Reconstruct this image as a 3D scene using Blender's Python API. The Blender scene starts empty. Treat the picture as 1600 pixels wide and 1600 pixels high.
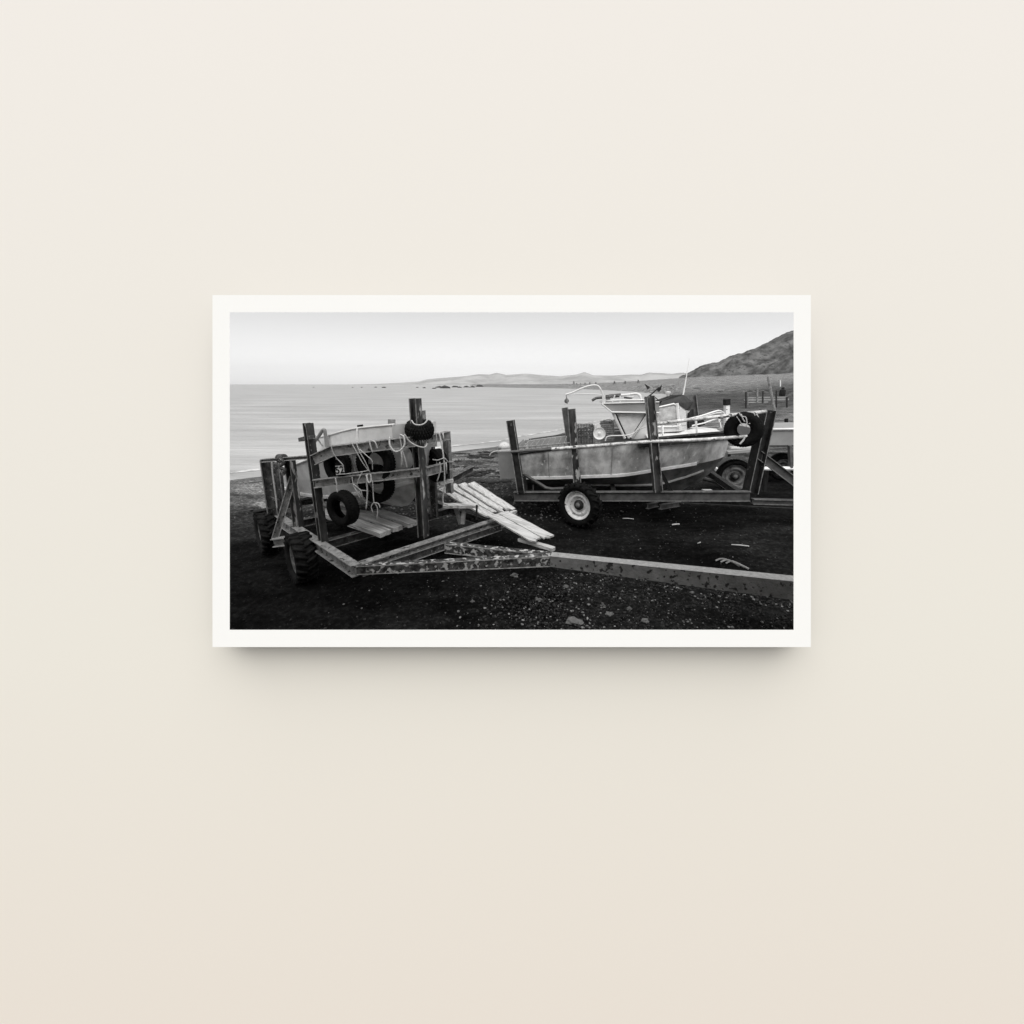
import bpy, bmesh, math, random
from mathutils import Vector, Matrix, noise
R = random.Random(7)
SC = bpy.context.scene
COL = SC.collection
# ------------------------------------------------------------------ camera
F = 629.0; H = 2.6; PITCH = math.atan(136 / F)
cd = bpy.data.cameras.new('camera'); cam = bpy.data.objects.new('camera', cd); COL.objects.link(cam)
cd.sensor_width = 36; cd.lens = 36 * F / 1600; cd.shift_y = -64 / 1600
cd.clip_start = .05; cd.clip_end = 30000
cam.location = (0, 0, H); cam.rotation_euler = (math.pi / 2 - PITCH, 0, 0)
SC.camera = cam
# ------------------------------------------------------------------ sky, sun, exposure
SUN_EL, SUN_STRENGTH, SUN_ANGLE, SKY_STRENGTH = 66, 4.1, 76, .138
SUN_AZ = 180                       # degrees from +Y: the sun stands behind the camera
w = bpy.data.worlds.new('World'); SC.world = w; w.use_nodes = True
nt = w.node_tree; nt.nodes.clear()
sky = nt.nodes.new('ShaderNodeTexSky'); sky.sky_type = 'NISHITA'; sky.sun_disc = False
sky.sun_elevation = math.radians(SUN_EL); sky.sun_rotation = math.radians(SUN_AZ)
sky.dust_density = 0.15; sky.air_density = 1.5
bw = nt.nodes.new('ShaderNodeRGBToBW'); bg = nt.nodes.new('ShaderNodeBackground'); wo = nt.nodes.new('ShaderNodeOutputWorld')
nt.links.new(sky.outputs[0], bw.inputs[0]); nt.links.new(bw.outputs[0], bg.inputs[0]); nt.links.new(bg.outputs[0], wo.inputs[0])
bg.inputs[1].default_value = SKY_STRENGTH
sd = bpy.data.lights.new('sun', 'SUN'); sun = bpy.data.objects.new('sun', sd); COL.objects.link(sun)
sd.energy = SUN_STRENGTH; sd.angle = math.radians(SUN_ANGLE); sd.color = (1, .99, .97)
el, az = math.radians(SUN_EL), math.radians(SUN_AZ)
sdir = Vector((math.sin(az) * math.cos(el), math.cos(az) * math.cos(el), math.sin(el)))
sun.rotation_euler = sdir.to_track_quat('Z', 'Y').to_euler(); sun.location = (0, -8, 12)
SC.view_settings.view_transform = 'Standard'; SC.view_settings.look = 'None'
SC.view_settings.exposure = 0.0; SC.view_settings.gamma = 1; SC.view_settings.use_curve_mapping = False
SC.render.engine = 'CYCLES'
# ------------------------------------------------------------------ pixel -> place
sp, cp = math.sin(PITCH), math.cos(PITCH)
CAM = Vector((0, 0, H)); FWD = Vector((0, cp, -sp)); UP = Vector((0, sp, cp)); RT = Vector((1, 0, 0))
def ray(px, py):
    return RT * ((px - 800) / F) + UP * (-(py - 736) / F) + FWD
def G(px, py, z=0.0):
    d = ray(px, py); return CAM + d * ((z - H) / d.z)
def W(px, py, Y):
    d = ray(px, py); return CAM + d * (Y / d.y)
def AX(px, py, a):
    return CAM + ray(px, py) * a
# ------------------------------------------------------------------ materials
def mat(name, c, c2=None, scale=6, rough=.7, metal=0, bump=0, bscale=None, lo=.35, hi=.65, stretch=(1, 1, 1), spots=None, detail=6, spec=.3, rotz=0):
    m = bpy.data.materials.new(name); m.use_nodes = True; n = m.node_tree; b = n.nodes['Principled BSDF']
    b.inputs['Roughness'].default_value = rough; b.inputs['Metallic'].default_value = metal
    b.inputs['Specular IOR Level'].default_value = spec
    col = lambda v: tuple(v) + (1,) if isinstance(v, (tuple, list)) else (v, v, v, 1)
    tc = n.nodes.new('ShaderNodeTexCoord'); mp = n.nodes.new('ShaderNodeMapping'); mp.inputs['Scale'].default_value = stretch
    m0 = n.nodes.new('ShaderNodeMapping'); m0.inputs['Rotation'].default_value = (0, 0, rotz)
    n.links.new(tc.outputs['Object'], m0.inputs[0]); n.links.new(m0.outputs[0], mp.inputs[0])
    if c2 is None: c2 = c
    no = n.nodes.new('ShaderNodeTexNoise'); no.inputs['Scale'].default_value = scale; no.inputs['Detail'].default_value = detail
    no.inputs['Roughness'].default_value = .65
    n.links.new(mp.outputs[0], no.inputs[0])
    cr = n.nodes.new('ShaderNodeValToRGB'); cr.color_ramp.elements[0].position = lo; cr.color_ramp.elements[1].position = hi
    cr.color_ramp.elements[0].color = col(c); cr.color_ramp.elements[1].color = col(c2)
    n.links.new(no.outputs[0], cr.inputs[0]); out = cr.outputs[0]
    if spots:                                   # (value, scale, threshold) flecks of another tone
        n2 = n.nodes.new('ShaderNodeTexNoise'); n2.inputs['Scale'].default_value = spots[1]; n2.inputs['Detail'].default_value = 4
        n.links.new(mp.outputs[0], n2.inputs[0])
        r2 = n.nodes.new('ShaderNodeValToRGB'); r2.color_ramp.elements[0].position = spots[2]; r2.color_ramp.elements[1].position = spots[2] + .05
        n.links.new(n2.outputs[0], r2.inputs[0])
        mx = n.nodes.new('ShaderNodeMix'); mx.data_type = 'RGBA'; mx.inputs['B'].default_value = col(spots[0])
        n.links.new(r2.outputs[0], mx.inputs['Factor']); n.links.new(out, mx.inputs['A']); out = mx.outputs['Result']
    n.links.new(out, b.inputs['Base Color'])
    if bump:
        nb = n.nodes.new('ShaderNodeTexNoise'); nb.inputs['Scale'].default_value = bscale or scale * 4; nb.inputs['Detail'].default_value = 5
        n.links.new(mp.outputs[0], nb.inputs[0])
        bp = n.nodes.new('ShaderNodeBump'); bp.inputs['Strength'].default_value = bump; bp.inputs['Distance'].default_value = .02
        n.links.new(nb.outputs[0], bp.inputs['Height']); n.links.new(bp.outputs[0], b.inputs['Normal'])
    m.diffuse_color = col(c); return m
M = {
 'rust': mat('rusty steel', .022, .15, 9, .75, .0, .4, 40, .35, .7, spots=(.34, 22, .62)),
 'rustlight': mat('pale rusted steel', .10, .38, 12, .8, 0, .4, 50, .3, .7, spots=(.03, 18, .6)),
 'pitted': mat('pitted painted steel', .012, .13, 14, .85, 0, .7, 30, .38, .66, spots=(.50, 17, .535)),
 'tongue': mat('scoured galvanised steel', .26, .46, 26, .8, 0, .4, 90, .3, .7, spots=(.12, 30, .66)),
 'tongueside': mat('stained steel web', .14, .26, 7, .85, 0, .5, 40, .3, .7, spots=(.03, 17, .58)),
 'darksteel': mat('dark painted steel', .010, .045, 8, .55, 0, .3, 40, .35, .7, spots=(.16, 14, .67)),
 'midsteel': mat('grey painted steel', .06, .14, 7, .6, 0, .2, 40, .35, .7),
 'worn': mat('dark post with worn paint', .02, .10, 7, .7, 0, .4, 30, .35, .7, stretch=(1, 1, .35), spots=(.55, 11, .585)),
 'rubber': mat('old rubber', .003, .009, 10, .85, 0, .4, 60, spec=.12),
 'rubberlight': mat('dusty rubber', .005, .022, 8, .85, 0, .5, 60, spec=.12),
 'rim': mat('chalky wheel paint', .50, .85, 9, .7, 0, .3, 40, .3, .6, spots=(.12, 16, .62)),
 'rimdark': mat('rusty wheel rim', .05, .22, 9, .7, 0, .3, 40),
 'wood': mat('sun bleached timber', .34, .66, 3, .9, 0, .5, 6, .36, .58, stretch=(.8, 9, 9), spots=(.10, 4, .63), rotz=math.radians(37)),
 'wooddark': mat('grey weathered timber', .14, .34, 8, .9, 0, .5, 30),
 'rope': mat('frayed pale rope', .42, .72, 60, .95, 0, .6, 120),
 'hull': mat('streaky bare aluminium', .17, .80, 1.7, .5, .0, .15, 12, .33, .62, stretch=(1.6, 1.6, 1.1), spots=(.78, 6.5, .63), detail=14),
 'hullgrey': mat('dull grey bottom paint', .40, .74, 4, .6, 0, .2, 20, .35, .65),
 'hulldark': mat('dark bottom plate', .07, .30, 3.0, .6, .1, .15, 16, .35, .7),
 'alu': mat('pale aluminium sheet', .56, .84, 3, .5, .0, .08, 20, .3, .7),
 'alumid': mat('grey aluminium fascia', .26, .34, 2, .5, .1, .05, 20),
 'strip': mat('bright chine strip', .62, .82, 8, .5, .1, .1),
 'paleedge': mat('worn and lit flange edge', .18, .55, 20, .8, 0, .3, 60, .3, .6),
 'edge': mat('worn and lit edge', .10, .30, 14, .6, 0, .3, 40, .35, .65),
 'white': mat('white pipe paint', .78, .92, 12, .5, 0, .2, 40, .3, .6, spots=(.14, 20, .66)),
 'pipe': mat('flaking pipe paint', .34, .78, 10, .6, 0, .3, 40, .4, .6, spots=(.05, 12, .60)),
 'black': mat('matt black', .006, .012, 8, .8),
 'canvas': mat('cloudy clear curtain', .60, .92, 3.2, .35, 0, .2, 6, .35, .65),
 'roofdark': mat('dark canvas roof', .03, .055, 6, .8, 0, .2),
 'wire': mat('grey galvanised wire', .14, .34, 30, .6, .2),
 'weed': mat('dried seaweed', .008, .03, 20, .9, 0, .5),
 'rockdark': mat('wet rock', .02, .05, 3, .7, 0, .5),
 'stone': mat('beach stone', .10, .22, 9, .9, 0, .5, 30),
 'mount': mat('white card mount', (.80, .795, .775), (.805, .80, .78), 40, .9, 0, .02, 300),
 'wall': None,
}
# ------------------------------------------------------------------ object helpers
def roots(o):
    v = Vector((0, 0, 0))
    while o is not None: v += o.location; o = o.parent
    return v
def obj(name, bm, m, parent=None, smooth=False, **props):
    me = bpy.data.meshes.new(name)
    if parent is not None: bmesh.ops.translate(bm, verts=bm.verts, vec=-roots(parent))
    bmesh.ops.recalc_face_normals(bm, faces=bm.faces)
    bm.to_mesh(me); bm.free()
    for mm in (m if isinstance(m, list) else [m]): me.materials.append(mm)
    if smooth:
        for p_ in me.polygons: p_.use_smooth = True
    o = bpy.data.objects.new(name, me); COL.objects.link(o); o.parent = parent
    for k, v in props.items(): o[k] = v
    return o
def single(name, bm, m, label, cat, group=None, smooth=False):
    """a thing that is one mesh: its origin goes to the middle of its base"""
    xs = [v.co for v in bm.verts]; lo = Vector((min(v.x for v in xs), min(v.y for v in xs), min(v.z for v in xs)))
    hi = Vector((max(v.x for v in xs), max(v.y for v in xs), lo.z)); c = (lo + hi) / 2
    bmesh.ops.translate(bm, verts=bm.verts, vec=-c)
    o = obj(name, bm, m, None, smooth); o.location = c; o['label'] = label; o['category'] = cat
    if group: o['group'] = group
    return o
def thing(name, label, cat, loc, group=None):
    o = bpy.data.objects.new(name, None); COL.objects.link(o); o.location = loc; o.empty_display_size = .1
    o['label'] = label; o['category'] = cat
    if group: o['group'] = group
    return o
def structure(name, bm, m, smooth=False, kind='structure'):
    return obj(name, bm, m, None, smooth, kind=kind)
def BM(): return bmesh.new()
def quadgrid(bm, rows):
    vs = [[bm.verts.new(p) for p in r] for r in rows]
    for a, b in zip(vs, vs[1:]):
        for i in range(len(a) - 1): bm.faces.new((a[i], a[i + 1], b[i + 1], b[i]))
    return vs
def frame(d, up=Vector((0, 0, 1))):
    d = d.normalized(); s = d.cross(up)
    if s.length < 1e-3: s = d.cross(Vector((0, 1, 0)))
    s.normalize(); return d, s, s.cross(d).normalized()
def sweep(bm, p0, p1, prof, up=Vector((0, 0, 1))):
    """closed profile [(side, up)] swept from p0 to p1"""
    p0, p1 = Vector(p0), Vector(p1); d, s, u = frame(p1 - p0, up)
    a = [bm.verts.new(p0 + s * x + u * y) for x, y in prof]; b = [bm.verts.new(p1 + s * x + u * y) for x, y in prof]
    n = len(prof)
    for i in range(n): bm.faces.new((a[i], a[(i + 1) % n], b[(i + 1) % n], b[i]))
    bm.faces.new(a[::-1]); bm.faces.new(b)
def ibeam(bm, p0, p1, w=.1, h=.14, t=.012, up=Vector((0, 0, 1)), top=True):
    """I section; top=True puts the top flange's upper face on the line p0-p1"""
    y1 = 0 if top else h / 2; y0 = y1 - h; W2 = w / 2; q = t / 2
    sweep(bm, p0, p1, [(-W2, y0), (W2, y0), (W2, y0 + t), (q, y0 + t), (q, y1 - t), (W2, y1 - t), (W2, y1), (-W2, y1), (-W2, y1 - t), (-q, y1 - t), (-q, y0 + t), (-W2, y0 + t)], up)
def box(bm, p0, p1, w=.1, h=.1, up=Vector((0, 0, 1)), top=False):
    y1 = 0 if top else h / 2
    sweep(bm, p0, p1, [(-w / 2, y1 - h), (w / 2, y1 - h), (w / 2, y1), (-w / 2, y1)], up)
def catmull(pts, k=6):
    pts = [Vector(p) for p in pts]
    if len(pts) < 3: return pts
    P = [pts[0] * 2 - pts[1]] + pts + [pts[-1] * 2 - pts[-2]]; out = []
    for i in range(1, len(P) - 2):
        for j in range(k):
            t = j / k; a, b, c, d = P[i - 1:i + 3]
            out.append(.5 * ((2 * b) + (c - a) * t + (2 * a - 5 * b + 4 * c - d) * t * t + (3 * b - a - 3 * c + d) * t ** 3))
    return out + [pts[-1]]
def tube(bm, pts, r=.02, n=6, curve=True, r1=None):
    pts = catmull(pts) if curve else [Vector(p) for p in pts]
    rings = []; N = len(pts); prev = None
    for i, p in enumerate(pts):
        d = (pts[min(i + 1, N - 1)] - pts[max(i - 1, 0)])
        if d.length < 1e-9: d = Vector((0, 0, 1))
        d.normalize()
        if prev is None: _, s, u = frame(d)
        else:
            s = prev - d * prev.dot(d)
            if s.length < 1e-4: _, s, u = frame(d)
            s.normalize(); u = s.cross(d)
        prev = s; rr = r if r1 is None else r + (r1 - r) * i / max(1, N - 1)
        rings.append([bm.verts.new(p + (s * math.cos(2 * math.pi * k / n) + u * math.sin(2 * math.pi * k / n)) * rr) for k in range(n)])
    for a, b in zip(rings, rings[1:]):
        for k in range(n): bm.faces.new((a[k], a[(k + 1) % n], b[(k + 1) % n], b[k]))
    bm.faces.new(rings[0][::-1]); bm.faces.new(rings[-1])
def lathe(bm, c, axis, prof, n=40, closed=True):
    """profile [(radius, along axis)] turned about axis through c"""
    c = Vector(c); a, s, u = frame(Vector(axis)); rows = []
    for k in range(n):
        t = 2 * math.pi * k / n; e = s * math.cos(t) + u * math.sin(t)
        rows.append([bm.verts.new(c + e * r + a * y) for r, y in prof])
    m_ = len(prof)
    for k in range(n):
        A, B = rows[k], rows[(k + 1) % n]
        for i in range(m_ if closed else m_ - 1):
            j = (i + 1) % m_; bm.faces.new((A[i], A[j], B[j], B[i]))
    if not closed:
        for i, rev in ((0, False), (m_ - 1, True)):
            if prof[i][0] > 1e-5: bm.faces.new([r[i] for r in rows][::(-1 if rev else 1)])
        bmesh.ops.remove_doubles(bm, verts=bm.verts, dist=1e-6)
def tyre_bm(c, axis, Ro, Ri, w, tread='road', sag=0):
    bm = BM(); h = w / 2; k = (Ro - Ri)
    prof = [(Ri, -h * .55), (Ri + k * .25, -h * .85), (Ri + k * .6, -h), (Ro - k * .16, -h * .9), (Ro - k * .03, -h * .62), (Ro, -h * .3), (Ro, h * .3), (Ro - k * .03, h * .62), (Ro - k * .16, h * .9), (Ri + k * .6, h), (Ri + k * .25, h * .85), (Ri, h * .55), (Ri + k * .08, h * .4), (Ro - k * .25, h * .75), (Ro - k * .12, 0), (Ro - k * .25, -h * .75), (Ri + k * .08, -h * .4)]
    lathe(bm, c, axis, prof, 48)
    if tread == 'knob':
        bm.free(); bm = BM(); lathe(bm, c, axis, [(Ro - k * .62 - k * .62 * math.cos(q) * -1 if False else (Ro + Ri) / 2 + k / 2 * math.cos(q), h * math.sin(q)) for q in [2 * math.pi * i / 16 for i in range(16)]], 48)
    a, s, u = frame(Vector(axis)); c = Vector(c)
    def lug(t0, y0, t1, y1, wd, ht):
        e0 = s * math.cos(t0) + u * math.sin(t0); e1 = s * math.cos(t1) + u * math.sin(t1)
        q_ = k * (.5 if tread == 'knob' else .1)
        p0 = c + e0 * (Ro - q_ * (abs(y0) / h) ** 2) + a * y0; p1 = c + e1 * (Ro - (q_ * (abs(y1) / h) ** 2 if tread == 'knob' else k * .04)) + a * y1
        box(bm, p0, p1, wd, ht, up=(e0 + e1).normalized())
    if tread == 'tractor':
        N = 20
        for i in range(N):
            t = 2 * math.pi * i / N
            lug(t, -h * .95, t + .20, h * .05, .035, .05); lug(t + math.pi / N, h * .95, t + math.pi / N + .20, -h * .05, .035, .05)
    elif tread == 'knob':
        N = 30
        for i in range(N):
            for j, y in enumerate((-.75, -.35, .05, .45, .8)):
                t = 2 * math.pi * (i + .5 * (j % 2)) / N; lug(t - .035, y * h, t + .035, y * h, .045, .03)
    else:
        N = 44
        for i in range(N):
            t = 2 * math.pi * i / N
            for y in (-.62, .62): lug(t, y * h, t + .06, y * h * .8, .022, .014)
    return bm
def rim_bm(c, axis, Rr, w, dish=.05):
    bm = BM(); h = w / 2
    lathe(bm, c, axis, [(0, h * .25 + .03), (Rr * .16, h * .25 + .03), (Rr * .17, h * .25), (Rr * .36, h * .2), (Rr * .40, -h * .1), (Rr * .52, -h * .05), (Rr * .60, h * .3), (Rr * .72, h * .34), (Rr * .80, h * .1), (Rr * .9, h * .35), (Rr * 1.0, h * .6), (Rr * 1.06, h * .66), (Rr * 1.0, h * .4), (Rr * .92, 0), (Rr * .92, -h * .5), (0, -h * .5)], 40, closed=False)
    return bm
def make_wheel(parent, c, axis, Ro, Ri, w, tread, rubber, rimm):
    """part wheel > tyre, rim, hub; the wheel's own mesh is its axle stub"""
    c = Vector(c); a = Vector(axis).normalized()
    bm = BM(); tube(bm, [c - a * w * .9, c + a * w * .1], .04, 10, False); wh = obj('wheel', bm, M['darksteel'], parent)
    obj('tyre', tyre_bm(c, a, Ro, Ri, w, tread), rubber, wh, True)
    obj('rim', rim_bm(c, a, Ri, w), rimm, wh, True)
    bm = BM(); lathe(bm, c + a * (w * .12), a, [(0, .06), (.03, .06), (.05, .03), (.055, 0)], 16, False); obj('hub', bm, M['rimdark'], wh, True)
    bm = BM(); lathe(bm, c + a * (w * .125), a, [(0, .030), (.085, .026), (.10, .0), (.10, -.02), (0, -.02)], 24, False); obj('hub_plate', bm, M['darksteel'], wh, True)
    return wh
def rope(label, pts, r=.011, group=None, name='rope', extra=()):
    r *= .72; bm = BM(); tube(bm, pts, r, 6); o = single(name, bm, M['rope'], label, 'rope', group, True)
    for e in extra:
        bm = BM(); tube(bm, e, r, 6); obj('strand', bm, M['rope'], o, True)
    return o
def plank_bm(bm, p0, p1, w, t, up=Vector((0, 0, 1)), ragged=.06, seg=14, seed=0):
    """a board with a slightly wandering edge and a splintered far end"""
    r = random.Random(seed); p0, p1 = Vector(p0), Vector(p1); d, s, u = frame(p1 - p0, up); L = (p1 - p0).length
    rows = []
    e0 = [0] * 5; e1 = [r.uniform(-ragged, ragged * .2) for _ in range(5)]
    for i in range(seg + 1):
        f = i / seg; row = []
        wl = w / 2 * (1 + .018 * math.sin(i * 1.7 + seed) + r.uniform(-.02, .02)); z = .002 * math.sin(i * .9 + seed)
        for j in range(5):
            x = -wl + 2 * wl * j / 4; e = (e0[j] * (1 - f) + e1[j] * f) if i in (0, seg) else 0
            row.append(p0 + d * (L * f + e) + s * x + u * z)
        rows.append(row)
    A = quadgrid(bm, rows); B = quadgrid(bm, [[p - u * t for p in row] for row in rows])
    for a, b in ((A[0], B[0]), (A[-1], B[-1]), ([q[0] for q in A], [q[0] for q in B]), ([q[-1] for q in A], [q[-1] for q in B])):
        for i in range(len(a) - 1): bm.faces.new((a[i], a[i + 1], b[i + 1], b[i]))
def prism(bm, poly, vec):
    a = [bm.verts.new(p) for p in poly]; b = [bm.verts.new(Vector(p) + vec) for p in poly]; n = len(poly)
    bm.faces.new(a); bm.faces.new(b[::-1])
    for i in range(n): bm.faces.new((a[i], a[(i + 1) % n], b[(i + 1) % n], b[i]))
def blob(bm, c, r, sub=2, squash=(1, 1, .6), seed=0, amp=.35):
    t = bmesh.ops.create_icosphere(bm, subdivisions=sub, radius=1)
    for v in t['verts']:
        n = noise.noise(v.co * 1.6 + Vector((seed * 3.1, seed, 0))) * amp + noise.noise(v.co * 4 + Vector((seed, 5, 0))) * amp * .4
        v.co = Vector(c) + Vector((v.co.x * squash[0], v.co.y * squash[1], v.co.z * squash[2])) * r * (1 + n)
def interp(tab, x):
    if x <= tab[0][0]: return tab[0][1]
    for (a, ya), (b, yb) in zip(tab, tab[1:]):
        if x <= b: return ya + (yb - ya) * (x - a) / (b - a)
    return tab[-1][1]
def sm(t): t = max(0, min(1, t)); return t * t * (3 - 2 * t)

# ================================================================== the wall with the white mount round the view
WD, GAP = 2.0, .13
def rect_at(x0, y0, x1, y1, a): return [AX(x0, y0, a), AX(x1, y0, a), AX(x1, y1, a), AX(x0, y1, a)]
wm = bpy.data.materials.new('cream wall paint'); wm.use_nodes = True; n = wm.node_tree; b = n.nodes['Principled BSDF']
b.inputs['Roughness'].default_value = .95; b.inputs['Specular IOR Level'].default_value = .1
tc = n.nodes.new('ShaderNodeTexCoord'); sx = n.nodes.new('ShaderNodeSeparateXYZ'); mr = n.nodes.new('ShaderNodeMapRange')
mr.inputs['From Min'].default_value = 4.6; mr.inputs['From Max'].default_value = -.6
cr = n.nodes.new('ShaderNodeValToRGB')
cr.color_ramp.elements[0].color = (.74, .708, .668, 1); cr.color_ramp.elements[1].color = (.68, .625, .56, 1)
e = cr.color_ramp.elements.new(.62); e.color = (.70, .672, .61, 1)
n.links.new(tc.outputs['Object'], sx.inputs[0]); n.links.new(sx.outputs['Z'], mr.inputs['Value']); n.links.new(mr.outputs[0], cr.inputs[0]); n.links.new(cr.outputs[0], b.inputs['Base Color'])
def plate(bm, outer, inner, back, inner_back=None):
    """ring of four quads between two rectangles, with thickness"""
    o1 = [bm.verts.new(p) for p in outer]; i1 = [bm.verts.new(p) for p in inner]
    o2 = [bm.verts.new(p + back) for p in outer]; i2 = [bm.verts.new(p) for p in (inner_back or [q + back for q in inner])]
    for k in range(4):
        j = (k + 1) % 4
        bm.faces.new((o1[k], o1[j], i1[j], i1[k])); bm.faces.new((o2[k], o2[j], i2[j], i2[k]))
        bm.faces.new((o1[k], o1[j], o2[j], o2[k])); bm.faces.new((i1[k], i1[j], i2[j], i2[k]))
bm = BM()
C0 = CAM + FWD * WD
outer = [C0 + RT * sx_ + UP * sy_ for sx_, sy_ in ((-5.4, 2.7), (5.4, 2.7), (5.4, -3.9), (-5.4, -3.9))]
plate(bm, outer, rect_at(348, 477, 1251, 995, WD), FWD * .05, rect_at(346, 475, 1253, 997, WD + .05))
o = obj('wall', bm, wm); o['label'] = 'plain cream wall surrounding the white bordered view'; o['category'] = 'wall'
fr = thing('picture_frame', 'white bordered mount standing off the cream wall around the beach view', 'picture frame', AX(800, 984, WD))
bm = BM(); plate(bm, rect_at(332, 461, 1267, 1011, WD - GAP), rect_at(359, 488, 1240, 984, WD - GAP), FWD * .006, rect_at(357.5, 486.5, 1241.5, 985.5, WD - GAP + .006)); obj('mount', bm, M['mount'], fr)
bm = BM()
A_ = rect_at(353, 482, 1246, 990, WD - GAP + .017); B_ = rect_at(349, 478, 1250, 994, WD + .04)
for k in range(4):
    j = (k + 1) % 4; bm.faces.new([bm.verts.new(p) for p in (A_[k], A_[j], B_[j], B_[k])])
bmesh.ops.remove_doubles(bm, verts=bm.verts, dist=1e-5)
obj('light_baffle', bm, M['black'], fr)  # unseen black sleeve, added to stop stray light and bounce in the gap
bm = BM(); plate(bm, rect_at(335, 464, 1264, 1008, WD - GAP + .009), rect_at(354, 483, 1245, 989, WD - GAP + .009), FWD * .006, rect_at(352, 481, 1247, 991, WD - GAP + .015)); obj('bounce_blocker', bm, M['black'], fr)  # unseen black board, added to kill bounce and deepen the mount's shadow

# ================================================================== ground, sea, hills
SEA = -1.0
def mY(px, py, z): g = G(px, py, z); return (g.x / g.y, g.y)
near_shore = [(-3, 6.5), (-1.3, 9.5), (-1.0, 12.6)] + [mY(359, 738, SEA), mY(560, 718, SEA), mY(700, 698, SEA), mY(775, 690, SEA), mY(870, 673, SEA), mY(950, 655, SEA), mY(1005, 638, SEA), mY(1048, 618, SEA)]
far_shore = [(-.10, 2600), mY(742, 604.6, SEA), mY(800, 606, SEA), mY(900, 607.5, SEA), mY(960, 610.5, SEA), mY(1010, 613.5, SEA), mY(1046, 616, SEA)]
mc = near_shore[-1][0]
scarp = [(-.1, 900), (.05, 450), (.15, 330), (.28, 230), (.36, 140), (.45, 95), (.70, 62), (1.2, 45), (3, 40)]
scarpy = [(-.1, 600.5), (.15, 601), (.36, 604), (.45, 606), (.70, 612), (1.2, 616), (3, 620)]
topY = [(-.1, 1500), (.1, 900), (.42, 260), (.70, 150), (1.2, 120), (3, 110)]
topy = [(-.1, 600.3), (.09, 600.3), (.20, 599), (.30, 595.5), (.42, 590), (.70, 583), (1.2, 575), (3, 560)]
def hpx(y, Y): return H + (600 - y) * Y / (F / cp)
def gh(m, Y):
    y1 = interp(near_shore, m); y2 = interp(far_shore, m) if m < mc else 0
    base = 0
    if m < mc and Y < y1:
        base = SEA - .12 + 1.12 * sm((y1 - Y) / (y1 * .42))
    elif m < mc and Y < y2: return SEA - .9 if (Y - y1 > .06 * y1 and y2 - Y > .03 * y2) else SEA - .25
    elif m < -.098: return SEA - .9
    else:
        ys = interp(scarp, m); zt = hpx(interp(scarpy, m), ys); Yt = interp(topY, m); ztop = hpx(interp(topy, m), Yt)
        st = max(7.5, y2); z0 = SEA if m < mc else 0
        k = min(1, (m - mc) / .12) if m > mc else 0
        if m > mc: z0 = SEA * (1 - k) * sm((Y - 20) / 60)
        if Y < ys: base = z0 + (zt - .07 * math.sqrt(ys) - z0) * sm(min(1, max(0, (Y - st) / (ys - st))) ** .8) if ys > st else z0
        elif Y < ys * 1.04: base = zt
        else: base = zt + (ztop - zt) * min(1, (Y - ys * 1.04) / (Yt - ys)) ** 1.0
        if Y > Yt: base = ztop - (Y - Yt) * .004
    return base
bm = BM(); rows = []
ms = [-3 + .05 * i for i in range(41)] + [-.98 + .0125 * i for i in range(160)] + [1.03 + .06 * i for i in range(34)]
Y = 1.68; Ys = []
while Y < 2400: Ys.append(Y); Y *= 1.011 if Y < 13 else (1.022 if Y < 700 else 1.06)
for Y in Ys:
    row = []
    for m_ in ms:
        z = gh(m_, Y); q = Vector((m_ * Y, Y, 0))
        if z > SEA + .02:
            amp = sm((z - SEA) / .5)
            z += amp * (noise.noise(q * .9) * .045 + noise.noise(q * 2.7 + Vector((4, 0, 0))) * .03 + (noise.noise(q * 6.5) * .03 + noise.noise(q * 13) * .012 if Y < 14 else 0))
            if Y > 20 and m_ > .3: z += noise.noise(q * .12) * .25 * min(1, Y / 60)
            z -= .05 * math.exp(-((q.x - .35) ** 2 + (q.y - 4.55) ** 2) / .12)
        row.append(Vector((q.x, Y, z)))
    rows.append(row)
quadgrid(bm, rows)
gm = bpy.data.materials.new('black sand and gravel'); gm.use_nodes = True; n = gm.node_tree; b = n.nodes['Principled BSDF']; L = n.links.new
b.inputs['Roughness'].default_value = .95; b.inputs['Specular IOR Level'].default_value = .04
def N(t, **k):
    x = n.nodes.new(t)
    for a, v in k.items(): x.inputs[a].default_value = v
    return x
def ramp(pts):
    x = n.nodes.new('ShaderNodeValToRGB'); el = x.color_ramp.elements
    while len(el) < len(pts): el.new(.5)
    for i, (p_, v) in enumerate(pts): el[i].position = p_; el[i].color = (v, v, v, 1)
    return x
geo = N('ShaderNodeNewGeometry'); s = N('ShaderNodeSeparateXYZ'); L(geo.outputs['Position'], s.inputs[0])
nb = N('ShaderNodeTexNoise', Scale=.55, Detail=5.0); L(geo.outputs['Position'], nb.inputs[0])
ma = n.nodes.new('ShaderNodeMath'); ma.operation = 'MULTIPLY_ADD'; ma.inputs[1].default_value = 5.0; L(nb.outputs[0], ma.inputs[0])
mz = n.nodes.new('ShaderNodeMath'); mz.operation = 'MULTIPLY_ADD'; mz.inputs[1].default_value = -.42; L(s.outputs['X'], mz.inputs[0]); L(s.outputs['Y'], mz.inputs[2]); L(mz.outputs[0], ma.inputs[2])
mr = N('ShaderNodeMapRange', **{'From Min': 0.0, 'From Max': 100.0}); L(ma.outputs[0], mr.inputs['Value'])
rp = ramp([(.0, .024), (.066, .018), (.085, .008), (.10, .010), (.125, .04), (.145, .15), (.22, .17), (.34, .07), (.55, .07), (.75, .16), (.95, .22)]); L(mr.outputs[0], rp.inputs[0])
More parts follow.
